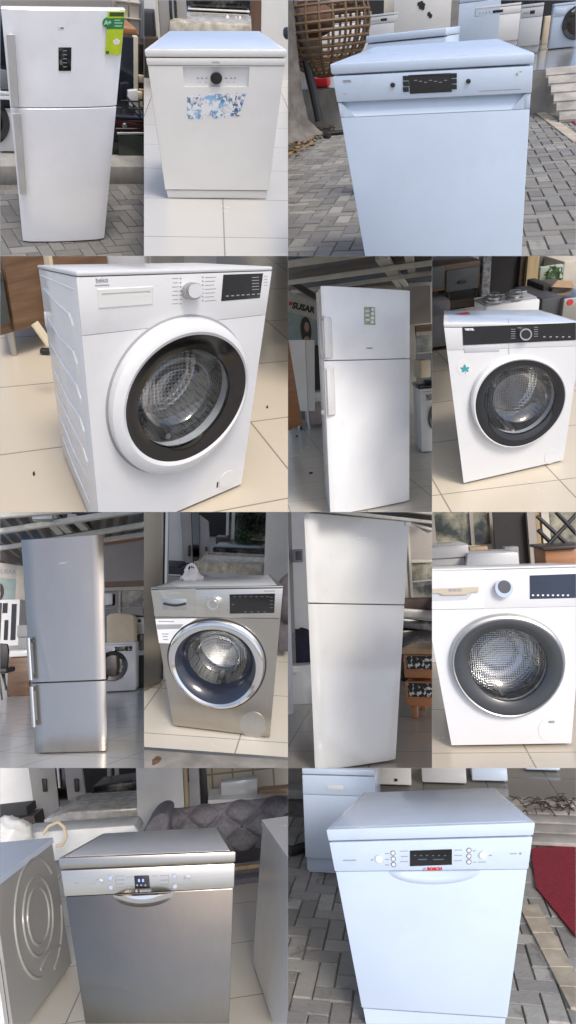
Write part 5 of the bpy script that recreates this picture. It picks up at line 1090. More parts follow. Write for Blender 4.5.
washer_body(h, r, (o[0], o[1], k_[2], k_[3]), zt, zp, STEELD, GREYE)
W, H, D = h.W, h.H, h.D; w = W / 2
cp = part(r, 'control_panel', box(NB(), -w + .001, w - .001, -.003, .03, zp + .0012, zt - .001, .003), STEELH, True)
dwr = part(cp, 'detergent_drawer', pxpoly(h, NB(), [P(32, 312), P(207, 306), P(208, 418), P(42, 416)], -.0052, .004), STEELH, True)
part(dwr, 'grip_recess', pxbox(h, NB(), *P(72, 347), *P(172, 391), -.0062, .003, .002), ALU, True)
X, Z = h.n(*P(78, 366), -.008); X2, _ = h.n(*P(168, 366), -.008); bm = NB(); tube(bm, [(X + (X2 - X) * t, -.01, Z - .011 * math.sin(t * math.pi)) for t in [i / 10 for i in range(11)]], .006, 8); part(dwr, 'drawer_grip', bm, BLACKM, True)
kb = part(cp, 'knob', pxdisc(h, NB(), *P(275, 369), 6.6, -.03, 0, 40), CHROME, True); part(kb, 'knob_cap', pxdisc(h, NB(), *P(276, 369), 4.2, -.034, -.028, 40), ALU, True)
dp = part(cp, 'display', pxpoly(h, NB(), [P(342, 330), P(524, 326), P(521, 404), P(343, 407)], -.005, .004), BLACK, True)
marks(h, dp, [P(356 + 22 * k, 338) + P(368 + 22 * k, 340) for k in range(7)] + [P(352, 368) + P(360, 371)] + [P(504, 340 + 14 * k) + P(516, 342 + 14 * k) for k in range(4)] + [P(400 + 26 * k, 398) + P(410 + 26 * k, 401) for k in range(4)], plain('dim_print', (.1, .1, .11), .5), -.0057, 'display_symbol')
marks(h, cp, [P(240 + (k % 2) * 4, 340 + k * 10) + P(256, 342 + k * 10) for k in range(7)] + [P(294, 340 + k * 10) + P(308, 342 + k * 10) for k in range(7)] + [P(330, 345 + k * 14) + P(338, 347 + k * 14) for k in range(4)], GREYM, -.0038)
bm = NB(); pxtext(h, bm, 'BOSCH', *P(120, 324), 2, -.0058, bold=.0006); part(dwr, 'badge_lettering', bm, MIDG, True); bm = NB(); pxbox(h, bm, *P(480, 314), *P(524, 319), -.0037, 0); part(cp, 'model_mark', bm, GREYM, True)
s = thing(h, 'sticker', 'white instruction sticker below the drawer of the steel washing machine', 'sticker', h.warp(Vector((-.2, 0, .7)))); pg = part(s, 'label_sheet', pxpoly(h, NB(), [P(45, 428), P(212, 426), P(150, 462), P(118, 500), P(104, 526), P(60, 524)], -.001, .002), plain('label_paper', (.68, .68, .67), .5), True)
part(s, 'grey_band', pxpoly(h, NB(), [P(50, 450), P(158, 449), P(142, 467), P(53, 470)], -.0016, 0), MIDG, True); marks(h, s, [P(58, 436) + P(120, 440), P(72, 486) + P(98, 490), P(74, 496) + P(94, 500), P(76, 508) + P(96, 512)], GREYM, -.0016)
washer_drum(h, r, gb, .12, .36)
dr = part(r, 'door', ring_l(NB(), o, k_, [(-.01, .002), (0, -.014), (.2, -.03), (.6, -.036), (1, -.03), (1.01, -.01)]), CHROME, True)
part(dr, 'hinge_shadow_gap', ring_l(NB(), [o[0], o[1], o[2] * 1.035, o[3] * 1.035], o, [(0, .0003), (.4, -.003), (1, -.004)]), BLACKM, True)
NAVY = gloss('navy_smoked_glass', (.02, .025, .04), .12)
part(dr, 'dark_ring', ring_l(NB(), k_, gb, [(0, -.03), (.3, -.022), (.7, .01), (1, .05)]), NAVY, True)
washer_bowl(h, dr, (gb[0], gb[1], gb[2] * .98, gb[3] * .98), .045, .09)
part(r, 'filter_cover', pxdisc(h, NB(), *P(435, 853), 14.2, -.004, .004, 48), ALU, True)
# behind
fs = thing(h, 'fridge', 'steel fridge side at the left edge next to the steel washing machine', 'fridge', h.hit(150, 697)); Yq = .95
xq = h.vp(160.5, 640, Yq).x
q0 = h.hit(163, 682); q1 = h.hit(145, 699); bm = NB(); pts = [(q0.x, q0.y), (q1.x - .12, q1.y - .14), (q1.x - .6, q1.y + .2), (q0.x - .4, q0.y + .4)]
slab_h(bm, pts, .01, 1.75); part(fs, 'body', bm, STEEL)
bm = NB(); bar(bm, (q0.x + .012, q0.y, .02), (q0.x + .012, q0.y, 1.75), .02, .03); part(fs, 'door_edge', bm, ALU)
Yb = 4.4
solo(h, 'wall', 'white wall at the left between steel fridge and wardrobes', 'wall', h.bx(NB(), 150, 480, 182, 600, Yb - .1, .1, z0=0), WALLW)
wr = thing(h, 'wardrobe', 'pale grey wardrobe pair with black handles behind the steel washing machine', 'wardrobe', h.vp(195, 580, Yb - .3))
part(wr, 'door', h.pr(NB(), [(178.5, 490), (190.5, 505), (193, 572), (184.5, 577)], Yb - .3, .05), TAUPE); part(wr, 'mirror', h.pr(NB(), [(190.8, 500), (199, 510), (199, 570), (193.2, 572)], Yb - .28, .05), SMOKE); part(wr, 'door', h.pr(NB(), [(197.5, 514), (208, 522), (210.5, 568), (198.5, 571)], Yb - .26, .05), TAUPE)
for l_, t_ in ((188, 545.5), (205, 547)): part(wr, 'handle', h.bx(NB(), l_, t_, l_ + 2.2, t_ + 11, Yb - .33, .03, .006), BLACKM)
solo(h, 'wall', 'back wall of the mattress room behind the steel washing machine, shade painted in', 'wall', box(NB(), -6, 6, 7, 7.1, -.5, 4), DARK)
wn = thing(h, 'window', 'window with street view and white sash behind the steel washing machine', 'window', h.vp(245, 530, 6.2)); part(wn, 'pane', h.bx(NB(), 228, 470, 266, 549.5, 6.3, .04), VIEW)
for l_, r_ in ((226.5, 229), (232, 235)): part(wn, 'sash', h.bx(NB(), l_, 470, r_, 549.8, 6.24, .05), WALLW)
bm = NB(); rnd = random.Random(8)
for k in range(260):
    p = h.vp(rnd.uniform(237, 252) + rnd.gauss(0, 2), 535 + rnd.uniform(-3, 14), 6.1 + rnd.uniform(-.1, .1)); s_ = .05; bm.faces.new([bm.verts.new(p + Vector((rnd.uniform(-s_, s_), rnd.uniform(-s_, s_), rnd.uniform(-s_, s_)))) for _ in range(3)])
solo(h, 'shrub', 'green shrub seen through the window behind the steel washing machine', 'shrub', bm, LEAF)
bm = NB()
for k in range(300):
    p = h.vp(rnd.uniform(240, 267), rnd.uniform(508, 531), 6.12 + rnd.uniform(-.05, .1))
    if rnd.random() > .75 - (533 - h.proj(p)[1]) * -.0 and h.proj(p)[0] < 252: continue
    s_ = .07; bm.faces.new([bm.verts.new(p + Vector((rnd.uniform(-s_, s_), rnd.uniform(-s_, s_), rnd.uniform(-s_, s_)))) for _ in range(3)])
solo(h, 'tree', 'dark tree foliage at the top of the window behind the steel washing machine', 'tree', bm, plain('dark_leaf', (.02, .03, .015), .7, var=.5))
solo(h, 'mattress', 'dark wrapped mattress above the white edging in the mattress room', 'mattress', h.bx(NB(), 212, 547.5, 266, 558.5, 5, .7, .04), FILM, 'wrapped mattresses behind the steel washing machine'); solo(h, 'mattress', 'dark wrapped mattress under the white edging in the mattress room', 'mattress', h.bx(NB(), 211, 562, 266, 573, 5, .7, .04), FILM, 'wrapped mattresses behind the steel washing machine'); solo(h, 'edging_strip', 'white edging strip between the dark mattresses behind the steel washing machine', 'strip', h.pr(NB(), [(213, 560.5), (265, 558.5), (265, 560.2), (213, 562)], 4.96, .3), CREAMW)
solo(h, 'mattress', 'pale wrapped mattress lying behind the top of the steel washing machine', 'mattress', h.bx(NB(), 196, 571, 262, 584, 3.2, .6, .05, z0=.3), patches('wrapped_mattress_cream', (.3, .27, .21), (.5, .46, .38), 14))
solo(h, 'box', 'grey box in the dark behind the wardrobe edge', 'box', h.bx(NB(), 215.5, 537, 227, 550, 5.6, .2, .01), plain('graphite', (.06, .06, .065), .4))
cs = thing(h, 'drawer_chest', 'black chest of drawers between the wardrobe and the steel fridge', 'drawer chest', h.vp(174, 582, 3.4)); part(cs, 'top_tier', h.bx(NB(), 160, 565.5, 179, 574, 3.4, .3, .006), BLACKM); part(cs, 'front_edge', h.bx(NB(), 160, 574.2, 181, 575.5, 3.36, .3), ALU); part(cs, 'drawer', h.bx(NB(), 160, 575.7, 183, 584, 3.38, .3, .006, z0=.2), BLACKM)
bg = thing(h, 'bag', 'white plastic bag standing on the steel washing machine', 'bag', h.warp(Vector((-.12, .35, h.H)))); bm = NB(); t = NB(); bmesh.ops.create_icosphere(t, subdivisions=3, radius=1); rnd = random.Random(9)
c0 = h.warp(Vector((-.2, .42, h.H)))
for v in t.verts:
    k = 1 + .12 * math.sin(9 * v.co.x + 4 * v.co.z) + rnd.uniform(-.05, .05); hh = max(v.co.z, -.35)
    ta = max(.12, 1 - max(0, hh) * .75); v.co = c0 + Vector((v.co.x * .07 * ta * k, v.co.y * .05 * ta * k, (hh + .35) * .055 * k))
_merge(bm, t); part(bg, 'pouch', bm, plain('white_plastic_bag', (.72, .72, .72), .35, bump=.5, scale=6)); bm = NB()
for sx in (-1, 1): tube(bm, [c0 + Vector((sx * .035, 0, .05)), c0 + Vector((sx * .022, 0, .085)), c0 + Vector((sx * .004, 0, .098)), c0 + Vector((-sx * .01, .01, .08))], [.012, .008, .007, .005], 8)
part(bg, 'handle', bm, plain('white_plastic_bag', (.72, .72, .72), .35))
solo(h, 'pillar', 'white pillar on the right behind the steel washing machine', 'pillar', h.bx(NB(), 264.5, 480, 292, 640, 2.9, .3, z0=0), WALLW)
sf = thing(h, 'sofa', 'tufted grey sofa arm at the right edge beside the steel washing machine', 'sofa', h.hit(286, 630)); t = NB(); bmesh.ops.create_uvsphere(t, u_segments=24, v_segments=12, radius=1); p = h.vp(292, 596, 1.5)
for v in t.verts: v.co = p + Vector((v.co.x * .14, v.co.y * .35, v.co.z * .2 - .02))
SOFA = plain('grey_purple_velvet', (.115, .105, .115), .85, var=.35, scale=10, bump=.4); part(sf, 'armrest', _merge(NB(), t), SOFA); part(sf, 'base', box(NB(), p.x - .08, p.x + .3, 1.25, 1.9, .06, p.z - .05, .03), SOFA)

# ================================================================== I: pale silver two-door fridge
i_ = SPOT['I']
ground(i_, 'floor', tile('dull_grey_tiles', (.4, .37, .32), .6, .3, (0, .2), rough=.15), [(-8, -3), (8, -3), (8, 30), (-8, 30)])
r = thing(i_, 'fridge', 'pale silver two-door fridge without visible handles, beside the orange crates', 'fridge')
_, zs = i_.n(356, 604.6)
u, l = fridge(i_, r, zs, PEARL, PEARL, .008)
bm = NB(); pxtext(i_, bm, 'BOSCH', 362.5, 538, 1.7, -.0092, bold=.001); part(u, 'badge_lettering', bm, WPRINT, True)
part(u, 'hinge_cap', pxbox(i_, NB(), 405, 521.5, 411.5, 526, -.004, .05, .006), CREAMW, True)
Yi = 3.0
solo(i_, 'wall', 'pale plaster wall left of the pale silver fridge', 'wall', i_.bx(NB(), 292, 480, 312, 640, Yi, .1, z0=0), WALLW); solo(i_, 'wall', 'grey brown wall edge at the far left beside the pale silver fridge', 'wall', i_.bx(NB(), 270, 480, 293, 660, Yi - .4, .1, z0=0), WALLG)
sw = thing(i_, 'switch_box', 'grey electric switch box on the wall left of the pale silver fridge', 'switch box', i_.vp(298, 555, Yi - .5)); part(sw, 'case', i_.bx(NB(), 293.5, 549, 303.5, 562, Yi - .55, .1, .01), MIDG); part(sw, 'lid', i_.bx(NB(), 296, 551, 302, 560, Yi - .56, .012, .004), DGREY)
solo(i_, 'clothes_pile', 'dark navy bag pile left of the pale silver fridge', 'bag pile', i_.pr(NB(), [(290, 632), (296, 629), (302, 631), (306, 628), (312, 632), (313, 664), (289, 665)], 2.6, .3, .02), plain('navy_cloth', (.012, .014, .03), .8, var=.4, bump=.5))
cbx = thing(i_, 'cabinet', 'low white cabinet under the navy bags left of the pale silver fridge', 'cabinet', i_.hit(300, 712)); Y2 = 2.35
part(cbx, 'body', i_.bx(NB(), 270, 666, 316, 708, Y2, .5, .006, z0=0), CREAMW); part(cbx, 'door', i_.bx(NB(), 291, 672, 316, 706, Y2 - .012, .014, .004), CREAMW); part(cbx, 'knob', (lambda v: disc(NB(), v.x, v.z, .012, v.y - .02, v.y))(i_.vp(294.5, 674, Y2 - .012)), ALU)
solo(i_, 'post', 'rounded white post at the left edge beside the low cabinet', 'post', vtube(NB(), i_.vp(288.5, 690, 1.9).x, 1.9, 0, 1.9, .045), WHITE)
solo(i_, 'wall', 'back wall behind the pale silver fridge and window', 'wall', box(NB(), -6, 8, 8, 8.1, -.2, 3.6), WALLG)
iz = 2.15
f, rt = roof(i_, iz + .13, -5, 6, .7, 9, .1, 'brown corrugated roof above the pale silver fridge')
for pa, pb in (((300, 508), (436, 523)), ((370, 506), (436, 514)), ((395, 520), (436, 531))): part(rt, 'beam', f.beam(NB(), pa, pb, iz, .07, .05), BEAM)
wn = thing(i_, 'window', 'shop window with pale frame right of the pale silver fridge', 'window', i_.vp(422, 590, 4.6)); Yn = 4.6
part(wn, 'upper_panel', i_.pr(NB(), [(408, 522), (440, 540), (440, 559), (408, 559)], Yn + .05, .06), WALLG); part(wn, 'frame', i_.bx(NB(), 411.5, 559.5, 440, 562.5, Yn, .1), BEIGE); part(wn, 'frame', i_.bx(NB(), 409, 525, 411.3, 600, Yn, .1), BEIGE); part(wn, 'pane', i_.bx(NB(), 411.5, 562.7, 440, 606, Yn + .05, .03), VIEW); part(wn, 'transom', i_.pr(NB(), [(411.5, 581), (440, 578.5), (440, 580), (411.5, 582.5)], Yn, .04), BEIGE)
solo(i_, 'sofa', 'dark upholstered sofa stack below the shop window', 'sofa', i_.bx(NB(), 402, 598, 440, 611, 3.6, .5, .04), plain('dark_red_brown_velvet', (.06, .04, .035), .9, var=.4)); solo(i_, 'mattress', 'grey wrapped mattress, top of the stack beside the pale silver fridge', 'mattress', i_.pr(NB(), [(402, 608), (440, 611), (440, 621), (402, 617)], 3.3, .6, .02), plain('grey_wrap', (.24, .23, .21), .35), 'stacked wrapped mattresses'); solo(i_, 'mattress', 'dark wrapped mattress, middle of the stack beside the pale silver fridge', 'mattress', i_.pr(NB(), [(402, 618), (440, 622), (440, 632), (402, 628)], 3.3, .6, .02), FILM, 'stacked wrapped mattresses'); solo(i_, 'mattress', 'dark wrapped mattress at the bottom of the stack behind the orange crates', 'mattress', i_.bx(NB(), 402, 629, 440, 660, 3.35, .6, .03, z0=0), FILM, 'stacked wrapped mattresses')
f3 = i_.rot(-.55)
def crate(pl, pr_, yb, yt, label):
    p = i_.vp(*pl, 1.75); x0 = f3.hit(400, 700).x
    cr = thing(f3, 'crate', label, 'crate', (xc, yc, yb), 'orange crates stacked beside the pale silver fridge')
    part(cr, 'body', box(NB(), xc - .02, xc + .7, yc, yc + .45, yb, yt, .008), wood('orange_crate_wood', (.42, .17, .07), (.55, .25, .11)))
    for nm, bb in (('front_panel', (xc + .005, xc + .68, yc - .004, yc)), ('side_panel', (xc - .025, xc - .02, yc + .02, yc + .43))):
        q = part(cr, nm, box(NB(), *bb, yb + (yt - yb) * .38, yt - .012, .001), patches('scroll_print', (.02, .02, .02), (.7, .68, .62), 24, .55, .58, .5))
    return cr
v = f3.hit(409, 719); xc, yc = v.x, v.y
z1 = f3.vp(421, 684, yc).z; z2 = f3.vp(421, 657, yc).z; 
low = crate((402, 690), (432, 704), z1 - .19, z1 + .02, 'orange crate with white motif on black band, bottom of the stack')
for px in (.02, .62):
    for py in (.03, .4): part(low, 'foot', box(NB(), xc + px, xc + px + .05, yc + py, yc + py + .05, 0, z1 - .19, .004), WOODO)
crate((402, 665), (432, 680), z1 + .05, z2 + .02, 'orange crate with white motif on black band, top of the stack')
solo(f3, 'slab', 'cream padded slab lying on the top orange crate', 'slab', box(NB(), xc - .05, xc + .72, yc - .02, yc + .5, z2 + .022, z2 + .075, .02), KRAFT)
# ================================================================== J: white washing machine with silver-rimmed black door
j = SPOT['J']
ground(j, 'floor', tile('beige_floor_tiles', (.62, .54, .42), .62, .0, (-.05, .05), rough=.2), BIG)
r = thing(j, 'washing_machine', 'white washing machine with silver-rimmed black door ring and large display', 'washing machine')
P = lambda x, y: (432 + x / 4, 512 + y / 4)
o = ell(j, P(73, 620), P(536, 622), P(296, 408), P(308, 827), -.025); k_ = ell(j, P(90, 620), P(523, 622), P(296, 433), P(306, 814), -.032); g = ell(j, P(150, 612), P(459, 612), P(303, 470), P(303, 755), -.02)
zt = j.H - .01; zp = (j.n(*P(10, 392))[1] + j.n(*P(570, 376))[1]) / 2
washer_body(j, r, g[:2] + (g[2] * 1.1, g[3] * 1.1), zt, zp, WHITE, None)
W, H, D = j.W, j.H, j.D; w = W / 2
cp = part(r, 'control_panel', box(NB(), -w + .001, w - .001, -.001, .03, zp - .0002, zt - .0008, .001), WHITE, True)
dwr = part(cp, 'detergent_drawer', pxpoly(j, NB(), [P(-60, 238), P(205, 231), P(208, 386), P(-50, 391)], -.004, .004), WHITE, True)
gp = part(dwr, 'drawer_grip', pxpoly(j, NB(), [P(-40, 310), P(186, 300), P(186, 318), P(150, 322), P(140, 330), P(40, 332), P(30, 324), P(-40, 326)], -.014, 0), plain('champagne_grip', (.5, .43, .32), .35), True)
bm = NB(); pxtext(j, bm, 'BOSCH', *P(92, 313), 2.4, -.0146, bold=.001); part(gp, 'badge_lettering', bm, MIDG, True)
part(dwr, 'grip_recess', pxpoly(j, NB(), [P(-40, 332), P(160, 326), P(140, 352), P(-20, 358)], -.0045, .003), GREYE, True)
kb = part(cp, 'knob', pxdisc(j, NB(), *P(289, 306), 9.8, -.032, 0, 48), CHROME, True); part(kb, 'knob_cap', pxdisc(j, NB(), *P(290, 300), 7, -.036, -.03, 40), DGREY, True)
dp = part(cp, 'display', pxpoly(j, NB(), [P(391, 254), P(640, 245), P(640, 342), P(392, 348)], -.003, .004), gloss('reflective_display', (.02, .03, .05), .04), True)
marks(j, dp, [P(400 + 20 * k, 330) + P(408 + 20 * k, 336) for k in range(8)], WPRINT, -.0038, 'display_symbol')
marks(j, cp, [P(212, 262 + 14 * k) + P(236, 264 + 14 * k) for k in range(7)] + [P(342, 258 + 14 * k) + P(372, 260 + 14 * k) for k in range(7)] + [P(400 + 45 * k, 364 - k) + P(420 + 45 * k, 367 - k) for k in range(4)] + [P(548, 234) + P(570, 238)] + [P(278, 246) + P(294, 249)])
washer_drum(j, r, g, .08, .3, drum_metal('fine_perforated_drum', 95))
dr = part(r, 'door', ring_l(NB(), o, k_, [(-.02, .002), (0, -.012), (.3, -.03), (.7, -.036), (1, -.033), (1.01, -.01)]), ALU, True)
DRING = gloss('dark_grey_ring', (.035, .038, .04), .3)
part(dr, 'dark_ring', ring_l(NB(), k_, g, [(0, -.034), (.25, -.036), (.7, -.032), (.95, -.024), (1, -.008)]), DRING, True); washer_bowl(j, dr, g, -.02, .075)
part(r, 'filter_cover', pxdisc(j, NB(), *P(475, 872), 13.5, -.0015, .004, 48), WHITE, True); part(r, 'filter_slot', pxbox(j, NB(), *P(468, 836), *P(490, 844), -.0045, .002), GREYM, True)
# behind
solo(j, 'wall', 'shop interior behind the silver-rimmed washing machine, shade painted in', 'wall', box(NB(), -6, 7, 6.5, 6.6, -.2, 4), DARK)
wn = thing(j, 'window', 'wide shop window with white bars and street reflections at the top', 'window', j.vp(462, 540, 5)); part(wn, 'pane', j.bx(NB(), 425, 480, 491, 546, 5.05, .04), VIEW)
for l_, r_ in ((430, 434.5), (469.5, 473), (489.5, 493.5)): part(wn, 'bar', j.bx(NB(), l_, 480, r_, 556, 5.0, .05), WALLG)
part(wn, 'sill', j.bx(NB(), 425, 546.2, 493, 556, 4.98, .1), BEIGE)
dw = thing(j, 'doorway', 'open doorway right of the wide window, its depth a painted dark sheet', 'doorway', j.vp(510, 560, 4.6)); part(dw, 'opening', j.bx(NB(), 493.6, 480, 528, 570, 4.7, .05), DARK); part(dw, 'jamb', j.bx(NB(), 528, 480, 536, 572, 4.6, .15), WALLG); part(dw, 'jamb', j.bx(NB(), 536.2, 480, 540, 572, 4.62, .15), GOLDW); part(dw, 'jamb', j.bx(NB(), 541.5, 480, 549, 552, 4.64, .15), BEIGE)  # the opening sheet carries the doorway's shade in its colour
rk = thing(j, 'drying_rack', 'dark folding rack with crossed bars at the top right', 'folding rack', j.vp(562, 545, 3.6))
for p, q in (((537, 516), (580, 556)), ((545, 548), (582, 508)), ((538, 530), (560, 552)), ((556, 512), (582, 540))): part(rk, 'bar', tube(NB(), [j.vp(*p, 3.6), j.vp(*q, 3.65)], .02, 8), IRON)
solo(j, 'window', 'bright window behind the folding rack at the top right', 'window', j.bx(NB(), 549, 480, 590, 548, 5.0, .05), VIEW)
tb = thing(j, 'table', 'brown wooden table under the folding rack', 'table', j.vp(560, 560, 3.2)); part(tb, 'top', j.bx(NB(), 543, 546, 590, 549, 3.2, .6, .005), WOODD); part(tb, 'front', j.bx(NB(), 546, 549.3, 590, 580, 3.25, .5, .005), WOODO)
a1 = thing(j, 'washing_machine', 'white machine top with cream strip at the left edge behind the silver-rimmed washer', 'washing machine', j.vp(448, 575, 1.6)); part(a1, 'worktop', j.bx(NB(), 400, 546.5, 469, 559, 1.6, .5, .01), CREAMW); part(a1, 'body', j.bx(NB(), 400, 559.3, 468, 640, 1.62, .45, .01, z0=0), WHITE); part(a1, 'cream_strip', j.bx(NB(), 432, 565.2, 461, 567, 1.605, .02), plain('champagne_grip', (.5, .43, .32), .35))
solo(j, 'box', 'flat grey topped appliance between white machine and doorway', 'appliance', j.pr(NB(), [(468, 553.5), (518, 552.5), (521, 575), (465, 576)], 1.5, .4, .004), GREYE)
solo(j, 'crate', 'small brown crate on the sill left of the doorway', 'crate', j.bx(NB(), 470, 547, 488, 553, 4.4, .2, .005), KRAFT); solo(j, 'box', 'grey box inside the black doorway', 'box', j.bx(NB(), 505, 547, 519, 560, 4.2, .2, .006), MIDG)

# ================================================================== K: steel dishwasher before the tufted sofa
k0 = SPOT['K']
ground(k0, 'floor', tile('ivory_tiles', (.72, .68, .59), .6, .0, (-.12, .1), rough=.2), BIG)
r = thing(k0, 'dishwasher', 'brushed steel dishwasher with grey top and bowl-shaped handle, in front of the tufted sofa', 'dishwasher')
zl = k0.n(146, 866)[1]; zp = k0.n(146, 893)[1]; zk = .09
W, H, D = k0.W, k0.H, k0.D; w = W / 2
cp = dishwasher(k0, r, zl, zp, zk, STEELD, STEELH, STEELD, enamel('steel_grey_top', (.5, .51, .53), .4), .004)
SD = steel('smudged_steel_door', (.22, .2, .175), .2, True, .07, .25)
dr = part(r, 'door', box(NB(), -w + .004, w - .004, .004, .03, zk, zp, .004), SD, True)
X, Z = k0.n(143.5, 895, -.01); bm = NB(); n = 24; sx, sz = .105, .052; prev = None
for i in range(9):
    t = i / 8; ring = []
    for q in range(n + 1):
        th = math.pi + math.pi * q / n; ring.append(bm.verts.new((X + sx * (1 - .55 * t) * math.cos(th), .002 - .03 * math.sin(t * math.pi / 2), zp - .002 + sz * (1 - t * .75) * math.sin(th))))
    if prev:
        for q in range(n): bm.faces.new((prev[q], prev[q + 1], ring[q + 1], ring[q]))
    prev = ring
bm.faces.new(prev); part(dr, 'handle', bm, CHROME, True)
dp = part(cp, 'display', pxbox(k0, NB(), 134.5, 875.5, 149.5, 888.5, -.001, .006, .001), BLACK, True); marks(k0, dp, [(136.5 + 4 * q, 884.5, 138 + 4 * q, 886) for q in range(3)], GREYM, -.0018, 'display_symbol'); marks(k0, dp, [(138, 879, 140, 882), (142, 879, 144, 882)], plain('blue_digits', (.3, .4, .7), .4), -.0018, 'digits')
for px, py, rr in ((99, 883, 3.4), (187.5, 880, 3.6)): part(cp, 'round_button', pxdisc(k0, NB(), px, py, rr, -.006, .004, 32), ALU, True)
for px, py in ((110.3, 878), (110.8, 887.5), (174.5, 876.3), (175, 886.3)): part(cp, 'push_button', pxdisc(k0, NB(), px, py, 2.2, -.004, .004, 24), CHROME, True); part(cp, 'button_rim', pxdisc(k0, NB(), px, py, 2.7, -.0008, .003, 24), GREYM, True)
marks(k0, cp, [(116, 876 + 4 * q, 124, 876.5 + 4 * q) for q in range(4)] + [(115.4, 875.5, 115.8, 889)] + [(160, 875.5 + 4.6 * q, 168, 876 + 4.6 * q) for q in range(3)] + [(168.6, 874.5, 169, 888)] + [(74, 883, 79, 883.6), (93, 883, 94, 884), (193, 881, 194, 882)] + [(126, 877, 132, 877.5), (126, 887, 132, 887.5), (152, 876, 158, 876.5)])
bm = NB(); pxtext(k0, bm, 'BOSCH', 145.5, 891, 2.2, .0002, bold=.001); part(cp, 'badge_lettering', bm, MIDG, True); part(cp, 'emblem', pxdisc(k0, NB(), 136.5, 891.2, 1.5, -.0002, .003, 20), MIDG, True)
part(r, 'kick_plate', box(NB(), -w + .02, w - .02, .04, .05, .004, zk - .004), STEELD, True)
# left: steel washing machine seen from the side, with pressed rings
f4 = k0.rot(0)
wm = thing(k0, 'washing_machine', 'grey washing machine seen from its side, with pressed rings, at the left edge', 'washing machine', k0.hit(50, 990))
A_, B_ = k0.hit(27, 1030), k0.hit(72, 967)    # bottom edge of the side panel, front to back
dv = (B_ - A_); dv.z = 0; dl = dv.length; dv /= dl; nv = Vector((dv.y, -dv.x, 0))
top = None
zz = .5
for _ in range(40):
    p = B_ + Vector((0, 0, zz)); zz += (k0.proj(p - nv * (.17 * zz))[1] - 838) / 400
zh = zz; pv = []
FRONT = A_ - dv * .05
def side(u, z, e=0): return B_ - dv * u + nv * (e - .17 * z) + Vector((0, 0, z))
DG = enamel('painted_grey_side', (.3, .295, .28), .4); bm = NB()
L_ = dl + .12
slab_h(bm, [(v.x, v.y) for v in (side(0, 0), side(L_, 0), side(L_, 0) - nv * .58, side(0, 0) - nv * .58)], .02, zh - .03)
lean = lambda bm: [setattr(v, 'co', v.co - nv * (.17 * v.co.z)) for v in bm.verts] and bm
tp = NB(); slab_h(tp, [(v.x, v.y) for v in (side(-.01, 0, .006), side(L_ + .01, 0, .006), side(L_ + .01, 0) - nv * .59, side(-.01, 0) - nv * .59)], zh - .029, zh); part(wm, 'body', lean(bm), DG); part(wm, 'worktop', lean(tp), WTOP)
bm = NB()
for R1, a0, a1 in ((.13, 0, 6.29), (.18, 0, 6.29), (.27, .5, 4.4), (.3, 5.0, 6.1)):
    tube(bm, [side(.31 - R1 * math.cos(a0 + (a1 - a0) * t / 40), zh * .56 + R1 * math.sin(a0 + (a1 - a0) * t / 40), .0) for t in range(41)], .008, 8)
tube(bm, [side(.1 + .28 * t, .15 + .03 * math.sin(t * 3), 0) for t in [i / 10 for i in range(11)]], .008, 8)
part(wm, 'pressed_ring', bm, DG)
bm = NB(); slab_h(bm, [(v.x, v.y) for v in (side(L_ + .012, 0, -.012), side(L_ + .045, 0, -.012), side(L_ + .045, 0) - nv * .57, side(L_ + .012, 0) - nv * .57)], .03, zh - .04); part(wm, 'front_panel', lean(bm), PEARL)
bm = NB(); slab_h(bm, [(v.x, v.y) for v in (side(L_, 0, -.015), side(L_ + .012, 0, -.015), side(L_ + .012, 0) - nv * .55, side(L_, 0) - nv * .55)], .03, zh - .05); part(wm, 'gap_seal', lean(bm), BLACKM)
# right: white dishwasher flank
wd = thing(k0, 'dishwasher', 'white dishwasher flank at the right edge beside the steel dishwasher', 'dishwasher', k0.hit(268, 1000))
a_, b_ = k0.hit(289, 1078), k0.hit(252.5, 966); dv2 = (b_ - a_); dv2.z = 0; n2 = Vector((dv2.y, -dv2.x, 0)).normalized(); zz = .6
for _ in range(40): zz += (k0.proj(b_ + n2 * .16 * zz + Vector((0, 0, zz)))[1] - 820) / 400
def lean2(bm):
    for v in bm.verts: v.co += n2 * (.16 * v.co.z)
bm = NB(); slab_h(bm, [(v.x, v.y) for v in (a_, b_, b_ + n2 * .6, a_ + n2 * .6)], .02, zz - .03); lean2(bm); part(wd, 'body', bm, WHITE); bm = NB(); e_ = dv2.normalized() * .01; slab_h(bm, [(v.x, v.y) for v in (a_ - e_ - n2 * .006, b_ + e_ - n2 * .006, b_ + e_ + n2 * .6, a_ - e_ + n2 * .6)], zz - .029, zz); lean2(bm); part(wd, 'worktop', bm, WHITE)
bm = NB(); d1 = dv2.normalized()
for q in range(12):
    continue; tube(bm, [p + Vector((0, 0, .05)) - n2 * 0, p + Vector((0, 0, zz - .05))], .0012, 6)
bm.free()
p = a_ + dv2 * .02; bm = NB(); bar(bm, p + Vector((0, 0, .12)) - n2 * .004, p + Vector((0, 0, .26)) - n2 * .004, .02, .016); lean2(bm); part(wd, 'hinge', bm, BLACKM)
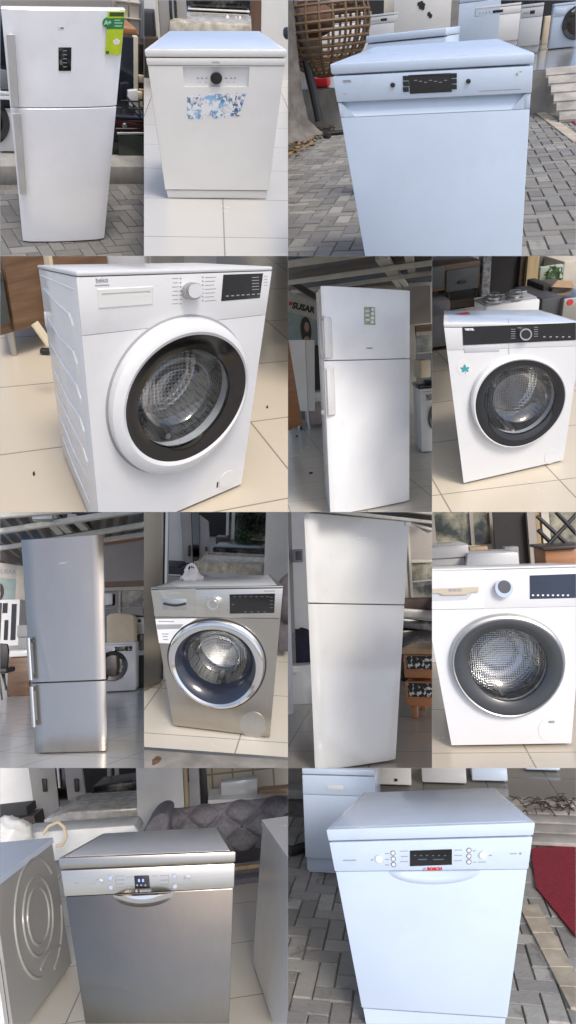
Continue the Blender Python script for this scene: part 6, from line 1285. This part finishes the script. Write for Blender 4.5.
# sofa: rolled chesterfield with diamond tufting
SOFA = plain('pale_purple_velvet', (.17, .16, .175), .8, var=.25, scale=40, bump=.2)
sf = thing(k0, 'sofa', 'tufted grey-purple chesterfield sofa behind the steel dishwasher', 'sofa', k0.hit(210, 915)); Ysf = 2.55
xl, xr = k0.vp(168, 850, Ysf).x, 2.6; zb_, zt_ = k0.vp(210, 852, Ysf).z, k0.vp(220, 805, Ysf).z
zs0 = k0.vp(240, 850, Ysf).z
bm = NB(); nx, nz = 300, 52; sxp = .3; g2 = []
for a in range(nz + 1):
    row = []
    for b in range(nx + 1):
        x = xl + (xr - xl) * b / nx; t = a / nz; z = zs0 - .06 + (zt_ - zs0 + .06) * min(1, t / .8) if t < .8 else zt_
        th = max(0, (t - .62) / .38) * math.pi * .75
        zz_ = zs0 - .06 + (zt_ - .1 - zs0 + .06) * min(1, t / .62); yy = Ysf + .02 * t
        if t > .62: zz_ = zt_ - .1 + .1 * math.sin(th); yy = Ysf + .02 + .1 - .1 * math.cos(th)
        u_, v_ = (x - xl) / sxp, t * 2.2
        d1_, d2_ = abs(((u_ + v_) % 1) - .5), abs(((u_ - v_) % 1) - .5)
        puff = (1 - (2 * d1_) ** 4) * (1 - (2 * d2_) ** 4)
        yy -= .06 * max(0, puff)
        row.append(bm.verts.new((x, yy, zz_)))
    g2.append(row)
for a in range(nz):
    for b in range(nx): bm.faces.new((g2[a][b], g2[a][b + 1], g2[a + 1][b + 1], g2[a + 1][b]))
part(sf, 'backrest', bm, SOFA, smooth=80)
bm = NB()
for a in range(0, 8):
    for b in range(0, 36):
        if (a + b) % 2: continue
        t = (a * .5) / 2.2
        if t > .62: continue
        x = xl + (b * .5) * sxp; z = zs0 - .06 + (zt_ - .1 - zs0 + .06) * min(1, t / .62)
        if x < xr: disc(bm, x, z, .012, Ysf + .005, Ysf + .03, 10)
part(sf, 'buttons', bm, plain('dark_button', (.03, .028, .032), .7)).__setitem__('kind', 'stuff')
part(sf, 'seat', box(NB(), xl, xr, Ysf - .5, Ysf + .03, zs0 - .35, zs0 - .05, .05), SOFA); part(sf, 'base', box(NB(), xl, xr, Ysf - .42, Ysf + .2, .1, zs0 - .36, .02), SOFA); part(sf, 'gold_trim', box(NB(), xl, xr, Ysf - .46, Ysf - .43, .085, .11), GOLDW); part(sf, 'plinth', box(NB(), xl + .04, xr, Ysf - .35, Ysf + .15, 0, .1), DARK)
bm = NB(); x_a = xl - .02
pa = [k0.vp(px, py, Ysf - .1) for px, py in ((146, 826), (150, 818), (157, 809), (165, 805), (171, 806), (173, 811), (171, 818))]; prof = [(p.x, p.z) for p in pa] + [(pa[-1].x, zs0 - .3), (pa[0].x - .05, zs0 - .3)]
prism(bm, prof, Ysf - .35, Ysf + .12, .025); part(sf, 'armrest', bm, SOFA)
# shop behind
Yb = 4.6
solo(k0, 'wall', 'white shop wall in the top left corner above the grey washing machine', 'wall', k0.pr(NB(), [(-10, 750), (26, 750), (37, 826), (-10, 840)], Yb, .1), WALLW)
wr = thing(k0, 'wardrobe', 'grey wardrobes with black handles at the top left behind the steel dishwasher', 'wardrobe', k0.vp(55, 815, Yb - .2))
part(wr, 'door', k0.pr(NB(), [(27, 750), (53, 750), (60, 818), (36, 826)], Yb - .2, .06), TAUPE); part(wr, 'mirror', k0.pr(NB(), [(53.4, 750), (62, 750), (69, 814), (60.4, 817)], Yb - .18, .06), SMOKE); part(wr, 'door', k0.pr(NB(), [(62.4, 750), (79, 750), (87, 808), (69.4, 813)], Yb - .2, .06), TAUPE); part(wr, 'door_edge', k0.pr(NB(), [(55, 750), (57, 750), (60, 788), (58.5, 788)], Yb - .24, .04), WALLW)
for px, py in ((41.5, 779), (73.5, 779)):
    bm = NB(); k0.pr(bm, [(px, py), (px + 4.5, py), (px + 5.5, py + 13), (px + 1.2, py + 13)], Yb - .235, .03, .005); part(wr, 'handle', bm, BLACKM)
cs = thing(k0, 'drawer_chest', 'black drawer chest at the left edge behind the grey washing machine', 'drawer chest', k0.vp(20, 830, 3.6)); part(cs, 'top_tier', k0.pr(NB(), [(-10, 811), (26, 807), (27.5, 815), (-10, 822)], 3.7, .3), BLACKM); part(cs, 'drawer', k0.pr(NB(), [(-10, 823), (34, 815.5), (36.5, 830), (-10, 834)], 3.6, .3), WOODD)
solo(k0, 'wall', 'back wall of the mattress store behind the steel dishwasher, shade painted in', 'wall', box(NB(), -6, 6, 6.4, 6.5, -.5, 3.5), DARK)
solo(k0, 'mattress', 'black wrapped mattress above the white edging strip in the dark store', 'mattress', k0.pr(NB(), [(93, 786), (137, 780), (137, 793), (90, 797)], 5, .6, .02), FILM, 'wrapped mattresses in the dark store'); solo(k0, 'mattress', 'black wrapped mattress below the white edging strip in the dark store', 'mattress', k0.pr(NB(), [(90, 800), (138, 796), (138, 808), (88, 809)], 5, .6, .02), FILM, 'wrapped mattresses in the dark store'); solo(k0, 'edging_strip', 'white edging strip between the black mattresses in the dark store', 'strip', k0.pr(NB(), [(91, 796.5), (137.5, 793), (137.5, 795.8), (90, 799.5)], 4.96, .3), CREAMW)
for px in (107, 114.5): solo(k0, 'post', ('left' if px < 110 else 'right') + ' pale window post in the dark store above the mattresses', 'post', k0.bx(NB(), px, 755, px + 3, 779, 5.6, .1), BEIGE)
MW = patches('wrapped_mattress_pale', (.34, .32, .28), (.56, .53, .48), 10, .4, .65, .2)
solo(k0, 'mattress', 'pale plastic-wrapped mattress lying left of the white pillar', 'mattress', k0.pr(NB(), [(43, 820), (66, 812), (139, 807), (140, 819), (45, 826)], 3.2, .8, .015), MW); solo(k0, 'mattress', 'grey-edged wrapped mattress under the pale one left of the white pillar', 'mattress', k0.pr(NB(), [(40, 827), (139, 820), (139, 826), (42, 832)], 3.15, .8, .01), plain('grey_wrap', (.24, .23, .21), .35))
solo(k0, 'wrapped_board', 'long white wrapped board lying behind the steel dishwasher', 'wrapped board', k0.pr(NB(), [(10, 840), (24, 833), (134, 825), (139, 833), (130, 838), (60, 860), (50, 862)], 2.2, .3, .01), plain('white_wrap', (.66, .66, .64), .35, bump=.5))
t = NB(); bmesh.ops.create_icosphere(t, subdivisions=4, radius=1); p = k0.vp(4, 830, 2.0); rnd = random.Random(3)
for v in t.verts: k = 1 + .1 * math.sin(11 * v.co.x + 7 * v.co.z) * math.sin(9 * v.co.z + 3 * v.co.y) + .04 * math.sin(23 * v.co.x - 17 * v.co.z) + rnd.uniform(-.01, .01); v.co = p + Vector((v.co.x * .2 * k, v.co.y * .12 * k, v.co.z * .14 * k - .05))
solo(k0, 'plastic_wrap', 'crumpled white plastic wrapping at the left edge behind the grey washing machine', 'wrapping', _merge(NB(), t), plain('white_wrap', (.66, .66, .64), .35), smooth=170)
solo(k0, 'hose', 'beige hose curling behind the grey washing machine', 'hose', tube(NB(), [k0.vp(px, py, 1.95) for px, py in ((43, 834), (49, 826), (58, 822), (64, 827), (66, 838), (62, 845), (56, 846))], .012, 8), CREAM)
solo(k0, 'pillar', 'white pillar with gold edge behind the tufted sofa', 'pillar', k0.bx(NB(), 137, 740, 184, 860, 3.1, .3, z0=0), WALLW); solo(k0, 'trim', 'gold edge strip on the right of the white pillar', 'trim', k0.bx(NB(), 184.2, 740, 187, 815, 3.08, .1), GOLDW)
solo(k0, 'post', 'grey post right of the gold edge strip above the sofa', 'post', k0.bx(NB(), 189, 740, 199, 815, 3.3, .1, z0=0), MIDG); solo(k0, 'appliance', 'dark narrow appliance between grey post and white table', 'appliance', k0.bx(NB(), 199.5, 764, 206.5, 806, 3.4, .2, .01), BLACKM)
wt = thing(k0, 'table', 'white table edge with pale board behind the tufted sofa', 'table', k0.vp(245, 805, 3.4)); part(wt, 'top', k0.pr(NB(), [(208, 800), (300, 797), (300, 802), (208, 805)], 3.3, .5), WHITE); part(wt, 'front', k0.pr(NB(), [(208, 805.3), (300, 802.3), (300, 850), (208, 850)], 3.34, .4), CREAMW)
solo(k0, 'box', 'pale box standing on the white table behind the sofa', 'box', k0.pr(NB(), [(221, 783), (257, 778.5), (257, 796), (221, 799)], 3.5, .2, .004), GREYE); solo(k0, 'tray', 'brown cardboard tray on the white table behind the sofa', 'tray', k0.pr(NB(), [(259, 791), (300, 787), (300, 793), (259, 795)], 3.5, .2), KRAFT)
solo(k0, 'tile_panel', 'beige tiled wall panel at the top right behind the white table', 'wall panel', k0.bx(NB(), 205, 740, 300, 800, 4.2, .1), tile_v('beige_wall_tiles')) 

# ================================================================== L: white dishwasher by the red carpet
L0 = SPOT['L']
ground(L0, 'paving_bed', SAND, [(-5, -2), (5, -2), (5, 12), (-5, 12)], -.009)
herringbone(L0, 'paving', PAV, -3, 3, -1.2, 2.0, .085, cols=((.6, .59, .57), (.68, .67, .64), (.64, .62, .59)))
r = thing(L0, 'dishwasher', 'white dishwasher with central black display and red-lettered badge, beside the red carpet', 'dishwasher')
zl = L0.n(432, 838.5)[1]; zp = L0.n(432, 871)[1]; zk = L0.n(432, 1013.5)[1]
W, H, D = L0.W, L0.H, L0.D; w = W / 2
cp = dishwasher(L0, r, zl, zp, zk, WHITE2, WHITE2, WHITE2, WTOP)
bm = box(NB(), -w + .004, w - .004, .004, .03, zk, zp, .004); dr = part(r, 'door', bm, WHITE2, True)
X, _ = L0.n(434, 876); bm = NB(); n = 24; prev = None
for i_k in range(7):
    t = i_k / 6; ring = [bm.verts.new((X + .14 * (1 - .35 * t) * math.cos(math.pi + math.pi * q / n), .0035 - .012 * t * (1 - t) * 2 - .004 * t, zp - .001 + .05 * (1 - t * .6) * math.sin(math.pi + math.pi * q / n))) for q in range(n + 1)]
    if prev:
        for q in range(n): bm.faces.new((prev[q], prev[q + 1], ring[q + 1], ring[q]))
    prev = ring
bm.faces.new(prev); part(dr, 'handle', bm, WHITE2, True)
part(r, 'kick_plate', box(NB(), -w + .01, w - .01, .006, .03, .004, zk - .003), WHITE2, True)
dp = part(cp, 'display', pxpoly(L0, NB(), [(410, 850.7), (452, 849.3), (452, 864.8), (410, 866.3)], -.0012, .004), BLACK, True); marks(L0, dp, [(414 + 6 * q, 855, 416 + 6 * q, 856) for q in range(6)] + [(418, 859, 427, 860), (433, 859, 444, 860)], plain('cyan_digits', (.06, .12, .16), .4), -.0018, 'display_symbol')
for px, py, rr in ((379, 859.3, 4), (483, 855.2, 4)): part(cp, 'round_button', pxdisc(L0, NB(), px, py, rr, -.005, .004, 32), WHITE, True)
for px, py in ((393, 853.2), (393.3, 859), (393.6, 864.6), (469, 850.4), (469, 856.2), (469, 862)): part(cp, 'button_rim', pxdisc(L0, NB(), px, py, 2.7, -.001, .003, 24), DGREY, True); part(cp, 'push_button', pxdisc(L0, NB(), px, py, 2.0, -.003, .003, 24), WHITE, True)
marks(L0, cp, [(343, 860, 356, 860.9), (371, 859.5, 373, 860.5), (489, 855, 492, 856), (510, 853.6, 517, 854.2), (519.5, 852.8, 521.5, 854.6), (478, 862, 486, 862.5)] + [(400 + (q % 2), 851 + 5.3 * q, 408, 851.5 + 5.3 * q) for q in range(3)] + [(454, 850 + 5.3 * q, 462, 850.5 + 5.3 * q) for q in range(3)] + [(385, 853.4, 389, 854), (385, 859.2, 389, 859.8), (385, 864.8, 389, 865.4), (473, 850.6, 476, 851.2), (473, 862, 476, 862.6)])
bm = NB(); pxtext(L0, bm, 'BOSCH', 434.5, 869, 2.6, .0002, bold=.0012); part(cp, 'badge_lettering', bm, RED, True); part(cp, 'emblem', pxdisc(L0, NB(), 424.5, 869.3, 1.7, -.0004, .003, 20), MIDG, True)
# around
fd = L0.rot(.0); Yd = L0.hit(330, 877).y
x0, x1, z0, z1 = fd.ext(294, 769, 377, 877, Yd)
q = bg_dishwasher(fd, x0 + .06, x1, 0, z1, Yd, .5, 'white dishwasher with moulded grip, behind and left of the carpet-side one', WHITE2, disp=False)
v1 = fd.vp(327, 785, Yd); v2 = fd.vp(343.5, 790, Yd)
part(q, 'grip', box(NB(), v1.x, v2.x, Yd - .006, Yd + .004, v2.z, v1.z, .003), WHITE)
Ym = L0.hit(470, 787).y
for l_, r_, b_, lab, m in ((377, 409.5, 790, 'cream', CREAMW), (420, 464.5, 788, 'pale grey', GREYE), (470, 505.5, 786, 'white', WHITE2), (524, 558, 775, 'rightmost white', WHITE2)):
    Yx = L0.hit((l_ + r_) / 2, b_).y; x0, x1, z0, z1 = L0.ext(l_, 700, r_, b_, Yx)
    t_ = thing(L0, 'fridge', lab + ' fridge foot in the row behind the carpet-side dishwasher', 'fridge', ((x0 + x1) / 2, Yx, 0)); part(t_, 'body', box(NB(), x0, x1, Yx + .05, Yx + .6, .02, 1.5, .01), m); part(t_, 'door', box(NB(), x0, x1, Yx, Yx + .048, .04, 1.5, .01), m); part(t_, 'plinth', box(NB(), x0 + .02, x1 - .02, Yx + .06, Yx + .1, 0, .03), DARK)
vv = L0.vp(396, 780, L0.hit(393, 790).y - .003); solo(L0, 'tag', 'tiny black clip on the cream fridge door behind the dishwashers', 'clip', box(NB(), vv.x - .012, vv.x + .012, vv.y - .006, vv.y, vv.z - .01, vv.z + .012, .002), BLACKM)
solo(L0, 'wall', 'gap wall behind the fridge row at the top, shade painted in', 'wall', box(NB(), -5, 6, 6.2, 6.3, -.2, 3), DARK)
y1, y2 = L0.hit(548, 848).y, L0.hit(550, 802).y; xs = L0.hit(515, 845).x
ground(L0, 'tiled_step', tile('dark_step_tiles', (.2, .19, .17), .5), [(-3, y2), (6, y2), (6, 6.2), (-3, 6.2)], .012)
dk = thing(L0, 'deck', 'weathered plank deck behind the red carpet', 'deck', L0.hit(550, 840)); n = 5
for k in range(n):
    ya = y1 + (y2 - y1) * k / n; yb = ya + (y2 - y1) / n * .86
    part(dk, 'plank', box(NB(), -.4, 3.2, ya, yb, .012, .035, .004), plain('weathered_plank', (.42, .4, .36), .8, var=.35, scale=6))
bm = NB(); rnd = random.Random(6)
for k in range(40):
    p = L0.hit(rnd.uniform(520, 576), rnd.uniform(797, 812), .04); a_ = rnd.uniform(0, 6.3); d_ = Vector((math.cos(a_), math.sin(a_), rnd.uniform(-.1, .3))) * rnd.uniform(.05, .16); tube(bm, [p, p + d_ * .5 + Vector((0, 0, .02)), p + d_], .004, 5)
struct(L0, 'dry_twigs', bm, WOODD, 'stuff')
cq = [L0.hit(*p, .006) for p in ((531, 850), (536, 848.5), (600, 845), (620, 960), (576, 937), (536, 888))]
solo(L0, 'carpet', 'red carpet with straight edge lying right of the white dishwasher', 'carpet', slab_h(NB(), [(v.x, v.y) for v in cq], .001, .012), plain('red_carpet', (.2, .012, .025), .95, var=.25, scale=60, bump=.3))
p, q2 = L0.hit(528, 905, .004), L0.hit(584, 1010, .004); d = (q2 - p); bm = NB()
for k in range(6): bar(bm, p + d * (k / 6 + .006), p + d * ((k + 1) / 6 - .006), .1, .012)
struct(L0, 'paving_strip', bm, YB)
v = L0.hit(289, 856); solo(L0, 'hose', 'black rubber hose end lying on the paving at the left edge', 'hose', tube(NB(), [L0.hit(px, py, .03) for px, py in ((284, 848), (292, 851), (300, 848), (308, 846), (316, 848))], .03, 10), BLACKM)
bm = NB(); v = L0.hit(291, 800); solo(L0, 'kerb', 'pale stone kerb piece at the left edge behind the hose', 'kerb', box(NB(), v.x - .6, v.x + .12, v.y, v.y + .2, 0, .08, .02), CONC)
solo(L0, 'basket', 'brown wicker basket edge in the top left corner', 'basket', tube(NB(), [L0.vp(px, py, 3.2) for px, py in ((284, 770), (290, 778), (293, 790), (288, 800))], .05, 10), RAT)
